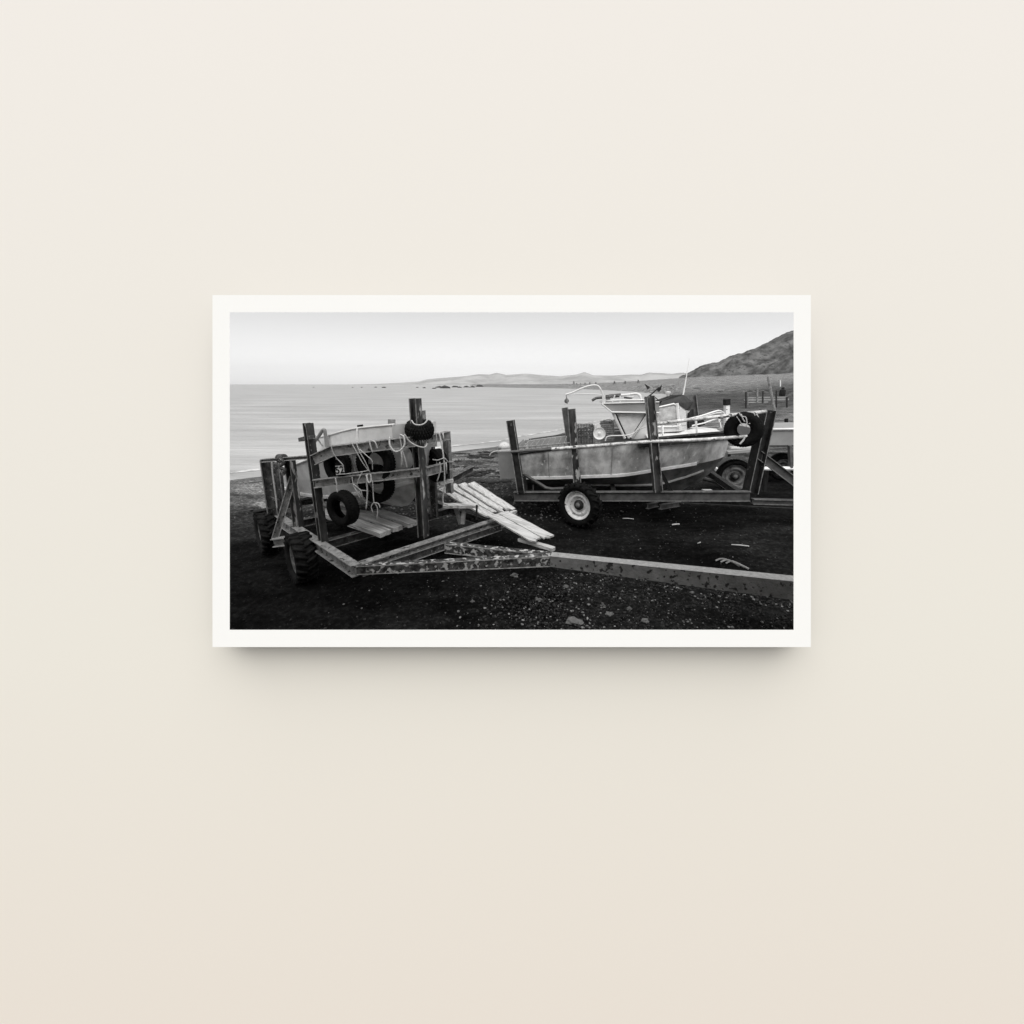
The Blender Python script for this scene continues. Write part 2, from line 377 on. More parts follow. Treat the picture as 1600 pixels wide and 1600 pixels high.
# fine gravel flecks
vo = N('ShaderNodeTexVoronoi', Scale=26.0); L(geo.outputs['Position'], vo.inputs[0])
nf = N('ShaderNodeTexNoise', Scale=14.0, Detail=8.0, Roughness=.75); L(geo.outputs['Position'], nf.inputs[0])
rf = ramp([(.3, .25), (.5, .8), (.72, 2.8)]); L(nf.outputs[0], rf.inputs[0])
mm = n.nodes.new('ShaderNodeMix'); mm.data_type = 'RGBA'; mm.blend_type = 'MULTIPLY'; mm.inputs['Factor'].default_value = 1; L(rp.outputs[0], mm.inputs['A']); L(rf.outputs[0], mm.inputs['B'])
# coarse dark drifts of weed and wet sand
nw = N('ShaderNodeTexNoise', Scale=1.1, Detail=7.0, Roughness=.7); mpw = N('ShaderNodeMapping'); mpw.inputs['Scale'].default_value = (.5, 1.2, 1); L(geo.outputs['Position'], mpw.inputs[0]); L(mpw.outputs[0], nw.inputs[0])
rw = ramp([(.38, .30), (.50, .9), (.66, 1.7)]); L(nw.outputs[0], rw.inputs[0])
m2 = n.nodes.new('ShaderNodeMix'); m2.data_type = 'RGBA'; m2.blend_type = 'MULTIPLY'; m2.inputs['Factor'].default_value = 1; L(mm.outputs['Result'], m2.inputs['A']); L(rw.outputs[0], m2.inputs['B'])
L(m2.outputs['Result'], b.inputs['Base Color'])
bp = N('ShaderNodeBump', Strength=.9, Distance=.06); L(nf.outputs[0], bp.inputs['Height']); L(bp.outputs[0], b.inputs['Normal'])
structure('ground', bm, gm, True)
# sea
bm = BM(); rows = []
ms2 = [-3 + .1 * i for i in range(61)]; Ys2 = []; Y = 4.5
while Y < 4000: Ys2.append(Y); Y *= 1.12
for Y in Ys2: rows.append([Vector((m_ * Y, Y, SEA)) for m_ in ms2])
quadgrid(bm, rows)
wmat = bpy.data.materials.new('sea water'); wmat.use_nodes = True; n = wmat.node_tree; b = n.nodes['Principled BSDF']; L = n.links.new
b.inputs['Roughness'].default_value = .34; b.inputs['IOR'].default_value = 1.33
geo = N('ShaderNodeNewGeometry')
mp = N('ShaderNodeMapping'); mp.inputs['Scale'].default_value = (.05, .30, 1); mp.inputs['Rotation'].default_value = (0, 0, math.radians(-18)); L(geo.outputs['Position'], mp.inputs[0])
nn = N('ShaderNodeTexNoise', Scale=1.0, Detail=6.0, Roughness=.55); L(mp.outputs[0], nn.inputs[0])
mp3 = N('ShaderNodeMapping'); mp3.inputs['Scale'].default_value = (.5, 2.2, 1); L(geo.outputs['Position'], mp3.inputs[0])
nn3 = N('ShaderNodeTexNoise', Scale=1.0, Detail=4.0); L(mp3.outputs[0], nn3.inputs[0])
rp = ramp([(.30, .26), (.50, .34), (.66, .44)]); L(nn.outputs[0], rp.inputs[0]); L(rp.outputs[0], b.inputs['Base Color'])
ad = n.nodes.new('ShaderNodeMath'); ad.operation = 'MULTIPLY_ADD'; ad.inputs[1].default_value = .9; L(nn3.outputs[0], ad.inputs[0]); L(nn.outputs[0], ad.inputs[2])
bp = N('ShaderNodeBump', Strength=.6, Distance=.5); L(ad.outputs[0], bp.inputs['Height']); L(bp.outputs[0], b.inputs['Normal'])
structure('sea', bm, wmat, True)
# foam line lapping along the near shore
bm = BM(); rows = []
for i in range(181):
    m_ = -1.4 + (mc + 1.38) * i / 180; y1 = interp(near_shore, m_); wv = noise.noise(Vector((m_ * 30, 0, 0))); wd = y1 * (.016 + .022 * noise.noise(Vector((m_ * 9, 3, 0))))
    c_ = y1 * (1 + .006 + .008 * wv) - .35
    rows.append([Vector((m_ * (c_ + k * wd), c_ + k * wd, SEA + (.012 if k in (0, 1) else .05))) for k in (0, .33, .66, 1)])
quadgrid(bm, rows)
structure('surf', bm, mat('sea foam', .30, .60, 1.6, .8, 0, .4, 8, .42, .62, stretch=(1, 2, 1)), True, 'stuff')
# far range of hills
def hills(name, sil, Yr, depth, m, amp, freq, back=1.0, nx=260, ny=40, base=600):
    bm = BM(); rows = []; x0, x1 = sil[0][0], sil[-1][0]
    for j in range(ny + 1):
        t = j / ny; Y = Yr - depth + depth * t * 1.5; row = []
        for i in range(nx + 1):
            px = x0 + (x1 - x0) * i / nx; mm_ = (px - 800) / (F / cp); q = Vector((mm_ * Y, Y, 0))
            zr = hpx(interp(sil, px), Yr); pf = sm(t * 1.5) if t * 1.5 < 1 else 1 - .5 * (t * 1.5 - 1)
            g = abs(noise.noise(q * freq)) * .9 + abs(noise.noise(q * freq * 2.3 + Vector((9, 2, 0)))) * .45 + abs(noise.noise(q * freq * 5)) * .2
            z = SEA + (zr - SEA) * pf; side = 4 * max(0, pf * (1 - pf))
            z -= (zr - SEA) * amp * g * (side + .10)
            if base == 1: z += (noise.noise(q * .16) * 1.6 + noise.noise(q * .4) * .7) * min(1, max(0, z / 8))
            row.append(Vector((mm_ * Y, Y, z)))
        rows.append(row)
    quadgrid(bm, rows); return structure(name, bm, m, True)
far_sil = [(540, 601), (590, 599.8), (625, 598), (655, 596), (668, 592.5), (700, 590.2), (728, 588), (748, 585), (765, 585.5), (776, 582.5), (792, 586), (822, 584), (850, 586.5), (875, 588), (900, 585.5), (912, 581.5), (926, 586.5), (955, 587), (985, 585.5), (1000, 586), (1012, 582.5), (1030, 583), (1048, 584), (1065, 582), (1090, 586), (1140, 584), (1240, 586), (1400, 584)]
hills('far_hills', far_sil, 3000, 900, mat('haze toned far hillside', .24, .40, .004, .95, lo=.4, hi=.6), .5, .0032)  # base colour paled to carry part of the distance haze
near_sil = [(1060, 590), (1068, 587), (1085, 577), (1105, 569), (1120, 566), (1135, 558.5), (1147, 554), (1158, 552.5), (1172, 547), (1190, 537.5), (1208, 529), (1224, 521), (1240, 517), (1262, 508), (1300, 495), (1360, 480), (1450, 470), (1600, 455), (2200, 440)]
hills('scrub_covered_hill', near_sil, 420, 170, mat('scrubby hillside', .012, .15, .10, .95, 0, 1.0, .5, .36, .64, spots=(.04, .45, .58), detail=12), .85, .010, nx=520, ny=110, base=1)

# ================================================================== left trailer (rusty launching trailer)
U = Vector((.695, .719, 0)); V = Vector((-.727, .686, 0))      # across / rearward
LT = thing('boat_trailer', 'rusty steel launching trailer with H beam posts and pitted drawbar, nearest on the left', 'boat trailer', G(660, 860, 0))
ZF = .60
def part(name, build, m, parent, smooth=False, **kw):
    bm = BM(); build(bm); return obj(name, bm, m, parent, smooth, **kw)
c0 = G(555, 882, ZF)
part('side_beam', lambda b: ibeam(b, c0 - V * .02, c0 + V * 3.6, .11, .14), M['rustlight'], LT)
part('side_beam', lambda b: ibeam(b, c0 + U * 2.15, c0 + U * 2.15 + V * 3.6, .10, .14), M['rust'], LT)
part('cross_beam', lambda b: ibeam(b, c0 + U * .06 + Vector((0, 0, .003)), c0 + U * 2.6, .10, .16), M['rustlight'], LT)
part('cross_beam', lambda b: ibeam(b, G(578, 884, .55), G(782, 817, .55), .07, .11), M['rust'], LT)
for s_ in (1.02, 2.15, 3.3):
    part('cross_beam', lambda b: ibeam(b, c0 + V * s_ + U * .06 - Vector((0, 0, .012)), c0 + V * s_ + U * 2.09 - Vector((0, 0, .012)), .09, .12), M['rust'], LT)
# drawbar: two legs and the long tongue
ap = G(866, 866, .60)
def webbed(bm, a0, a1, h0, h1, w=.09, t=.014):
    """channel with its web on the camera side, tapering in depth"""
    a0, a1 = Vector(a0), Vector(a1); d, s, u = frame(a1 - a0)
    for (o0, o1, z0, z1) in (((-w, w * .0, 0, -t)), (-w, 0, -1, -1 + t / .14)):
        pass
    z = Vector((0, 0, 1))
    def q(a, h, x, k): return a + s * x - z * h * k
    for k0, k1, x0, x1 in ((0, .10, -w, 0), (.9, 1, -w, 0), (.10, .9, -t, -t * .2)):
        P = [bm.verts.new(q(a, h, x, k)) for a, h in ((a0, h0), (a1, h1)) for x, k in ((x0, k0), (x1, k0), (x1, k1), (x0, k1))]
        for f in ((0, 1, 2, 3), (7, 6, 5, 4), (0, 4, 5, 1), (1, 5, 6, 2), (2, 6, 7, 3), (3, 7, 4, 0)): bm.faces.new([P[i] for i in f])
part('drawbar_leg', lambda b: webbed(b, G(556, 885, .585), G(868, 868.5, .60), .105, .14, .08), M['pitted'], LT)
part('drawbar_leg', lambda b: webbed(b, G(694, 850, .60), G(872, 868, .597), .13, .13, .09), M['pitted'], LT)
t1 = G(1240, 908, .60); t0_ = G(862, 869, .605); dt = (t1 - t0_).normalized()
def tong(b):
    a0 = t0_ + Vector((0, .062, 0)); a1 = t1 + dt * .9 + Vector((0, .07, 0)); d, s, u = frame(a1 - a0)
    A = [a0 - s * .065, a0 + s * .065]; B = [a1 - s * .075, a1 + s * .075]
    P = [b.verts.new(v) for v in (A[0], A[1], B[1], B[0], A[0] - u * .135, A[1] - u * .135, B[1] - u * .235, B[0] - u * .235)]
    for f in ((0, 1, 2, 3), (7, 6, 5, 4), (0, 4, 5, 1), (1, 5, 6, 2), (2, 6, 7, 3), (3, 7, 4, 0)): b.faces.new([P[i] for i in f])
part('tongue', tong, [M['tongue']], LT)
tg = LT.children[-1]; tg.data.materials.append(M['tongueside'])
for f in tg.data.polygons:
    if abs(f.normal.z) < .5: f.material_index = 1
# corner posts on the frame
def pale_edges(o, m, lim=.017):  # pale flange edges: wear plus painted highlights in one colour
    o.data.materials.append(m)
    for f in o.data.polygons:
        L_ = min((o.data.vertices[a].co - o.data.vertices[b_].co).length for a, b_ in f.edge_keys)
        if len(f.vertices) == 4 and L_ < lim: f.material_index = len(o.data.materials) - 1
def post(parent, base, topp, w=.13, h=.13, m='rust', name='post', rot=0):
    k_ = 1.05 if parent is LT else 1.25; w *= k_; h *= k_; rot += math.pi / 2 - .35; up = Vector((math.sin(rot), math.cos(rot), 0))
    o = part(name, lambda b: ibeam(b, base, topp, h, w, .016, up=up, top=False), [M[m], M['edge']], parent)
    for f in o.data.polygons:                 # bare metal worn along the flange edges and the sawn ends
        e = sorted((o.data.vertices[f.vertices[0]].co - o.data.vertices[f.vertices[1]].co).length for _ in (0,))
        L_ = sorted((o.data.vertices[a].co - o.data.vertices[b_].co).length for a, b_ in f.edge_keys)
        if len(f.vertices) == 4 and L_[0] < .017: f.material_index = 1
    return o
post(LT, W(505.5, 846, 4.95), W(481, 661, 4.95), .085, .09, 'worn', rot=1.0)
post(LT, W(662, 838, 5.10), W(648.5, 622.5, 5.10), .10, .12, 'worn', rot=.7)
post(LT, W(430, 812, 6.0), W(417, 718, 6.0), .15, .12, 'rust', rot=.2)
post(LT, W(441, 806, 6.3), W(431, 722, 6.3), .12, .10, 'rust', rot=.2)
post(LT, W(467, 826, 5.5), W(452, 716, 5.5), .10, .10, 'worn', rot=.6)
post(LT, W(668, 800, 6.3), W(657.5, 641.5, 6.3), .10, .10, 'rustlight', rot=.7)
post(LT, W(679, 806, 6.0), W(673, 690, 6.0), .10, .08, 'rust', rot=.4)
post(LT, W(703, 770, 5.9), W(697, 674, 5.9), .09, .08, 'rustlight', rot=.7)
post(LT, W(552, 742, 5.0), W(541, 700, 5.0), .085, .06, 'rustlight', rot=.1)
# rails
part('rail', lambda b: ibeam(b, W(487, 711, 4.9), W(517, 696.5, 4.83), .06, .13, .010, top=True), M['rustlight'], LT)
part('rail', lambda b: ibeam(b, W(516, 696.5, 4.83), W(650, 681, 5.0), .06, .13, .010, top=True), M['rustlight'], LT)
part('rail', lambda b: ibeam(b, W(652, 682, 5.15), W(701, 673.5, 5.8), .06, .12, .010, top=True), M['rustlight'], LT)
part('rail', lambda b: ibeam(b, W(489, 749, 4.9), W(655, 731, 5.0), .06, .11, .010, top=True), M['rustlight'], LT)
part('rail', lambda b: ibeam(b, W(664, 730, 5.15), W(706, 720, 5.8), .06, .12, .010, top=True), M['rustlight'], LT)
part('rail', lambda b: ibeam(b, W(410, 717, 5.95), W(484, 711, 5.0), .07, .05, .010, top=True), M['midsteel'], LT)
part('cap_plate', lambda b: box(b, W(487, 683, 4.88), W(470, 687, 5.4), .06, .05), M['rust'], LT)
part('axle_beam', lambda b: ibeam(b, W(426, 841, 5.35), W(470, 836, 5.3), .10, .12, .012, top=True), M['rustlight'], LT)
part('brace', lambda b: ibeam(b, W(430, 841, 5.38), W(458, 745, 5.5), .07, .09, .010, top=False), M['rustlight'], LT)
part('guide_roller', lambda b: tube(b, [W(436, 716, 5.5), W(444, 716, 5.45)], .06, 14, False), M['rust'], LT)
for o in [c for c in LT.children if c.name.split('.')[0] in ('side_beam', 'cross_beam', 'rail', 'brace', 'axle_beam')]: pale_edges(o, M['paleedge'])
for o in [c for c in LT.children if c.name.startswith('drawbar_leg')]: pale_edges(o, M['paleedge'], .0165)
# wheels of the left trailer
ax = -U; aw = Vector((-.86, -.51, 0))
wc1 = W(470.5, 871, 5.06); wc2 = W(415, 830, 5.97)
make_wheel(LT, wc1, Vector((-.75, -.66, 0)), .325, .19, .27, 'tractor', M['rubberlight'], M['rimdark'])
make_wheel(LT, wc2, Vector((-.76, -.65, 0)), .32, .17, .22, 'tractor', M['rubberlight'], M['rimdark'])
part('mudguard', lambda b: quadgrid(b, [[wc2 + Vector((-.80, -.60, 0)) * a_ + (V * math.cos(t_) + Vector((0, 0, 1)) * math.sin(t_)) * .36 for a_ in (-.12, 0, .12)] for t_ in [1.0 + .11 * i for i in range(8)]]), M['black'], LT)

# ================================================================== left boat
LBx = thing('small_boat', 'small grey aluminium boat sitting bow forward behind the tyres on the left trailer', 'boat', G(560, 812, .7), 'aluminium boats on trailers')
B0 = Vector((-1.24, 5.28, 0)); LN = -U
def LP(s, o, z): return B0 + V * s + LN * o + Vector((0, 0, z))
bst = [0, .12, .3, .55, .9, 1.3, 1.8, 2.4, 3.0, 3.5]
sheer = [(0, 1.80), (.5, 1.74), (1.3, 1.60), (2.4, 1.30), (3.5, 1.14)]
hb = [(0, .03), (.12, .22), (.3, .42), (.55, .62), (.9, .76), (1.3, .83), (2.4, .86), (3.5, .82)]
ch = [(0, 1.34), (.3, 1.23), (.9, 1.07), (1.6, .92), (2.4, .82), (3.5, .76)]
chb = [(0, .02), (.12, .13), (.3, .28), (.55, .43), (.9, .57), (1.3, .66), (2.4, .70), (3.5, .70)]
ke = [(0, 1.32), (.12, 1.08), (.3, .92), (.55, .84), (.9, .80), (1.8, .74), (3.5, .70)]
def sts(n, L_, bias=1.6): return [L_ * (i / n) ** bias for i in range(n + 1)]
S_ = sts(26, 3.5)
def lrow(s, sgn, tabs): return LP(s, sgn * interp(tabs[0], s), interp(tabs[1], s))
bm = BM()
for sg in (1, -1):
    quadgrid(bm, [[LP(s, sg * interp(hb, s), interp(sheer, s)), LP(s, sg * (interp(hb, s) * .55 + interp(chb, s) * .45), (interp(sheer, s) + interp(ch, s)) / 2), LP(s, sg * interp(chb, s), interp(ch, s))] for s in S_])
    for a, b_ in ((.0, 1.0),):
        quadgrid(bm, [[LP(s, sg * interp(chb, s) * (1 - k / 5), interp(ch, s) * (1 - (k / 5) ** .9) + interp(ke, s) * (k / 5) ** .9) for k in range(6)] for s in S_])
bm.faces.new([bm.verts.new(LP(3.5, o_, z_)) for o_, z_ in ((.82, 1.14), (.70, .76), (0, .70), (-.70, .76), (-.82, 1.14))])
bmesh.ops.remove_doubles(bm, verts=bm.verts, dist=.002)
hl = obj('hull', bm, [M['hullgrey'], M['alu']], LBx)
for f in hl.data.polygons:
    q = f.center + roots(hl) - B0; s__ = q.dot(V)
    if q.z > interp(ch, s__): f.material_index = 1
part('chine_strip', lambda b: quadgrid(b, [[LP(s, interp(chb, s) + d_, interp(ch, s) + e_) for d_, e_ in ((.002, .03), (.025, .018), (.025, -.02), (.0, -.03))] for s in S_]), M['strip'], LBx)
part('gunwale', lambda b: [tube(b, [LP(s, sg * interp(hb, s), interp(sheer, s)) for s in S_], .022, 6, False) for sg in (1, -1)], M['alu'], LBx)
part('deck', lambda b: quadgrid(b, [[LP(s, sg * interp(hb, s), interp(sheer, s) - .02) for sg in (1, .5, 0, -.5, -1)] for s in S_ if s < 1.0]), M['alu'], LBx)
part('floor', lambda b: quadgrid(b, [[LP(s, sg * interp(chb, s) * .96, .98) for sg in (1, 0, -1)] for s in S_ if s > .9]), M['alumid'], LBx)
# raised coaming / cuddy side
def co(s): return interp([(0, .30), (.25, .48), (.8, .66), (1.9, .72)], s)
def ctop(px_): return 0
top_z = [(.05, 2.10), (.6, 2.03), (1.2, 1.90), (1.75, 1.80), (1.95, 1.78)]
cs = [.05 + .1 * i for i in range(20)]
def cud(b):
    for sg in (1, -1): quadgrid(b, [[LP(s, sg * co(s), interp(sheer, s) - .02), LP(s, sg * (co(s) - .04), interp(top_z, s))] for s in cs])
    quadgrid(b, [[LP(.05, o_ * co(.05), z_) for o_ in (-1, 0, 1)] for z_ in (1.75, 2.10)])
part('coaming', cud, M['alu'], LBx)
part('coaming_rail', lambda b: [tube(b, [LP(s, sg * (co(s) - .04), interp(top_z, s)) for s in cs], .016, 6, False) for sg in (1, -1)], M['alu'], LBx)
for s in (.55, 1.25, 1.75):
    part('coaming_rib', lambda b: tube(b, [LP(s, co(s) + .004, interp(sheer, s)), LP(s, co(s) - .03, interp(top_z, s))], .016, 6, False), M['white'], LBx)
part('stern_rail', lambda b: (tube(b, [W(488, 695, 5.7), W(497, 683, 5.65), W(506, 671, 5.6), W(509, 683, 5.6), W(511, 699, 5.6)], .024, 8, True), tube(b, [W(492, 680, 5.7), W(504, 697, 5.65)], .010, 6, False)), M['alumid'], LBx)
part('seat_box', lambda b: box(b, W(612, 663, 5.9), W(612, 655, 5.9), .07, .09), M['wooddark'], LBx)
part('cleat', lambda b: box(b, W(559, 667, 5.7), W(567, 666, 5.7), .04, .05), M['black'], LBx)
part('stern_bench', lambda b: box(b, LP(2.35, .75, 1.16), LP(2.35, -.75, 1.16), .3, .05), M['alu'], LBx)
part('transom', lambda b: prism(b, [LP(3.44, .80, 1.18), LP(3.44, .70, .8), LP(3.44, -.70, .8), LP(3.44, -.80, 1.18)], V * .05), M['alumid'], LBx)

# ---- planks under the bow of the left boat
pk = [((500, 796), (604, 831), .18), ((545, 795), (624, 824), .15), ((590, 797), (646, 816), .17), ((520, 793), (592, 803), .13)]
lab = ['broad bleached plank under the small boat, its squared end nearest the camera', 'narrower bleached plank lying second under the bow of the small boat',
       'short bleached plank with a splintered end, rightmost under the small boat', 'plank tucked furthest back beneath the keel of the small boat']
for i, (a, b_, w_) in enumerate(pk):
    bm = BM(); plank_bm(bm, G(*a, .70 + .004 * i), G(*b_, .70 + .004 * i), w_, .06, seed=i + 3, ragged=.05)
    single('plank', bm, M['wood'], lab[i], 'plank', 'planks under the small boat')

# ---- ramp of planks at the right of the left trailer
ramp_p = [((690, 762), (768, 806), 1.00, .66, .17, 'bleached ramp plank along the edge nearest the trailer'),
          ((706, 757.5), (779, 801), 1.00, .66, .15, 'second bleached ramp plank, counting from the trailer side'),
          ((721, 756), (790, 799), 1.00, .67, .15, 'third bleached ramp plank with the long crack beside it'),
          ((736, 755), (800, 797), 1.00, .66, .13, 'bleached ramp plank on the seaward edge with a loose sliver at its foot')]
for i, (a, b_, z0, z1, w_, lb) in enumerate(ramp_p):
    p0 = G(*a, z0); p1 = G(*b_, z1)
    p0.z += .004 * i; p1.z += .004 * i; bm = BM(); plank_bm(bm, p0, p1, .19, .022, seed=i + 20, ragged=.10); single('ramp_plank', bm, M['wood'], lb, 'plank', 'planks of the sloping ramp')
bm = BM(); plank_bm(bm, G(770, 804, .70), G(842, 845, .66), .175, .022, seed=31, ragged=.09); single('ramp_plank', bm, M['wood'], 'lower ramp plank reaching furthest left above the drawbar', 'plank', 'lower planks of the ramp')
bm = BM(); plank_bm(bm, G(786, 800, .705), G(859, 839, .665), .175, .022, seed=33, ragged=.05); single('ramp_plank', bm, M['wood'], 'lower ramp plank with the rounded end touching above the tongue', 'plank', 'lower planks of the ramp')
bm = BM(); plank_bm(bm, G(812, 840, .60), G(866, 856, .605), .08, .04, seed=35, ragged=.03); single('timber_offcut', bm, M['wood'], 'narrow timber offcut wedged between ramp and drawbar', 'timber')
bm = BM(); plank_bm(bm, G(784, 806, .69), G(806, 797, .69), .05, .03, seed=36, ragged=.03); single('timber_sliver', bm, M['wood'], 'loose pale sliver sticking out beside the ramp foot', 'timber')
st = thing('wooden_step', 'low wooden step board on splayed legs beside the ramp', 'step', G(722, 825, .3))
part('board', lambda b: plank_bm(b, G(693, 788, .93), G(748, 788, .93), .13, .04, seed=41, ragged=.02), M['wood'], st)
part('leg', lambda b: box(b, W(712, 793, 5.55), W(720, 819, 5.5), .045, .05), M['wooddark'], st)
part('leg', lambda b: box(b, W(725, 793, 5.5), W(723, 819, 5.45), .045, .05), M['wooddark'], st)
part('leg', lambda b: tube(b, [W(745, 789, 5.4), W(744.5, 812, 5.4)], .014, 8, False), M['darksteel'], st)
bm = BM(); ibeam(bm, G(700, 747, .35), G(739, 727, .35), .16, .16); single('steel_beam', bm, M['rust'], 'dark steel beam lying on the gravel behind the left trailer', 'beam')
bm = BM(); plank_bm(bm, W(686, 754, 5.6), W(708, 748, 5.7), .07, .04, seed=44); single('timber_offcut', bm, M['wood'], 'short pale batten across the top of the ramp', 'timber')

# ================================================================== tyres and the float hung on the left trailer
def hung_tyre(c, axis, Ro, Ri, w_, tread, label, m='rubber', group=None):
    return single('hanging_tyre', tyre_bm(c, axis, Ro, Ri, w_, tread), M[m], label, 'tyre', group, True)
hung_tyre(W(527, 725, 5.08), (-.62, -.78, 0), .24, .13, .16, 'road', 'tyre hanging behind the number plate float, leftmost under the upper rail', group='tyres hung along the rails')
hung_tyre(W(587, 723.5, 5.08), (-.30, -.95, .02), .262, .145, .16, 'road', 'large tyre with pale hull showing through its hole, between the two rails', group='tyres hung along the rails')
hung_tyre(W(588, 755, 5.24), (-.35, -.93, .02), .265, .15, .15, 'road', 'tyre hung behind the lower rail against the bow of the small boat', group='tyres hung along the rails')
hung_tyre(W(643, 715, 5.3), (-.72, -.69, 0), .25, .13, .17, 'road', 'tyre hung just left of the tallest post', group='tyres hung along the rails')
hung_tyre(W(683, 727, 5.75), (-.75, -.62, 0), .24, .12, .17, 'road', 'tyre hung right of the tallest post behind trailing cords', group='tyres hung along the rails')
hung_tyre(W(536, 794, 4.86), (-.45, -.89, 0), .225, .11, .17, 'road', 'small tyre dangling on a cord below the lower rail', group='tyres hung along the rails')
hung_tyre(W(655.5, 671.5, 5.10), (.04, -.22, .97), .170, .075, .19, 'knob', 'knobbly tyre slipped over the top of the tallest post', 'rubberlight')
fl = thing('marker_float', 'grey marker float with a white panel numbered 52 hanging on the left trailer', 'float', W(531, 742, 4.82))
def floatb(b):
    c = W(531, 727.5, 4.84); q = [(-.048, -.10), (.048, -.11), (.052, .02), (.04, .075), (0, .10), (-.04, .075), (-.052, .02)]
    prism(b, [c + RT * x + Vector((0, 0, z)) for x, z in q], Vector((0, .05, 0)))
part('body', floatb, M['rubberlight'], fl)
pc = W(531, 734.5, 4.835)
part('number_panel', lambda b: prism(b, [pc + RT * x + Vector((0, 0, z)) for x, z in ((-.052, -.062), (.052, -.052), (.052, .058), (-.052, .05))], Vector((0, .012, 0))), mat('white number panel', .8, .85), fl)
cu = bpy.data.curves.new('number', 'FONT'); cu.body = '52'; cu.size = .125; cu.align_x = 'CENTER'; cu.align_y = 'CENTER'; cu.extrude = .001; cu.offset = .003
to = bpy.data.objects.new('number', cu); COL.objects.link(to); bpy.context.view_layer.update()
dg = bpy.context.evaluated_depsgraph_get(); me = bpy.data.meshes.new_from_object(to.evaluated_get(dg)); bpy.data.objects.remove(to)
bm = BM(); bm.from_mesh(me); bmesh.ops.transform(bm, matrix=Matrix.Translation(pc + Vector((0, -.004, -.002))) @ Matrix.Rotation(math.radians(6), 4, 'Y').inverted() @ Matrix.Rotation(math.pi / 2, 4, 'X') @ Matrix.Diagonal((.88, 1, 1, 1)), verts=bm.verts)
obj('number', bm, M['black'], fl)

# ---- ropes on the left trailer
g_ = 'cords tied along the left trailer'
def PW(*l): return [W(*p) for p in l]
rope('thick pale rope looping down in a U from the upper rail', PW((609, 683, 4.88), (609, 695, 4.84), (616, 705, 4.82), (625, 704, 4.82), (632, 695, 4.84), (631, 683, 4.86), (626, 679, 4.9)), .016, g_)
rope('thick rope sweeping from the rail around the front of the tallest post', PW((632, 679, 4.9), (640, 690, 4.92), (652, 697, 4.93), (663, 699, 4.95), (667, 694, 5.0), (664, 689, 5.1)), .015, g_)
rope('pale rope ring resting on the knobbly tyre', PW((643, 657, 4.96), (648, 663, 4.93), (657, 664, 4.92), (664, 661, 4.96), (668, 656, 5.0)), .012, g_)
rope('cord from the upper rail to the dangling small tyre', PW((524, 747, 4.84), (526, 757, 4.83), (526, 764, 4.83), (529, 774, 4.82), (531, 782, 4.82)), .012, g_)
rope('thin cord holding the numbered float', PW((517, 694, 4.8), (520, 706, 4.8), (526, 716, 4.82), (530, 720, 4.82)), .008, g_, extra=[PW((530, 720, 4.82), (536, 727, 4.82), (536, 733, 4.83))])
rope('fan of thin cords crossing from the upper rail to the lower rail', PW((548, 690, 4.84), (556, 704, 4.83), (566, 722, 4.83), (577, 737, 4.86)), .008, g_,
     extra=[PW((556, 690, 4.84), (562, 706, 4.83), (571, 722, 4.83), (578, 738, 4.85)), PW((562, 702, 4.83), (573, 712, 4.82), (581, 720, 4.82), (582, 734, 4.85)), PW((537, 741, 4.85), (560, 738, 4.83), (577, 735, 4.84))])
rope('cord looped over the upper rail above the large tyre', PW((577, 687, 4.88), (579, 697, 4.86), (582, 707, 4.86)), .012, g_, extra=[PW((579, 688, 4.87), (586, 691, 4.84), (590, 701, 4.84))])
rope('bundle of cords hanging down from the rail left of the tallest post', PW((625, 682, 4.9), (628, 705, 4.9), (627, 730, 4.92)), .012, g_, extra=[PW((628, 702, 4.9), (633, 718, 4.9), (636, 731, 4.92)), PW((627, 704, 4.9), (630, 730, 4.9))])
rope('cord hanging in front of the bow and knotted in a bow at its end', PW((582, 751, 4.9), (583, 770, 4.9), (584, 785, 4.88)), .009, g_,
     extra=[PW((584, 785, 4.88), (580, 792, 4.87), (583, 801, 4.87)), PW((584, 785, 4.88), (591, 787, 4.86), (594, 793, 4.86)), PW((585, 785, 4.88), (590, 795, 4.87), (589, 811, 4.87))])
rope('frayed cord dropping from the lower rail in front of the bow', PW((574, 741, 4.83), (573, 752, 4.82), (574, 770, 4.82), (572, 796, 4.82)), .012, g_, extra=[PW((572, 742, 4.83), (576, 754, 4.8), (580, 750, 4.81), (579, 741, 4.83))])
rope('crossed thin cords hanging under the lower rail', PW((550, 745, 4.84), (553, 760, 4.83), (563, 779, 4.83)), .008, g_, extra=[PW((553, 757, 4.83), (564, 767, 4.82), (566, 778, 4.83)), PW((558, 757, 4.84), (562, 745, 4.83), (566, 738, 4.85)), PW((564, 766, 4.83), (575, 767, 4.83)), PW((552, 759, 4.84), (570, 783, 4.84))])
rope('long pale rope hanging right of the tallest post down to the step board', PW((686, 675, 5.4), (691, 700, 5.35), (694, 725, 5.3), (694.5, 760, 5.3), (692, 778, 5.3), (693, 786, 5.3), (700, 789, 5.28)), .016, g_)
rope('hanging cord with a loop, rightmost on the left trailer', PW((681, 675, 5.3), (682, 690, 5.3), (677, 697, 5.3)), .012, g_, extra=[PW((687, 722, 5.35), (688, 735, 5.3), (683, 752, 5.3)), PW((692, 676, 5.5), (694, 690, 5.5)), PW((697, 722, 5.5), (698, 740, 5.5)), PW((676, 718, 5.3), (684, 719, 5.28), (694, 716, 5.3), (700, 722, 5.4))])
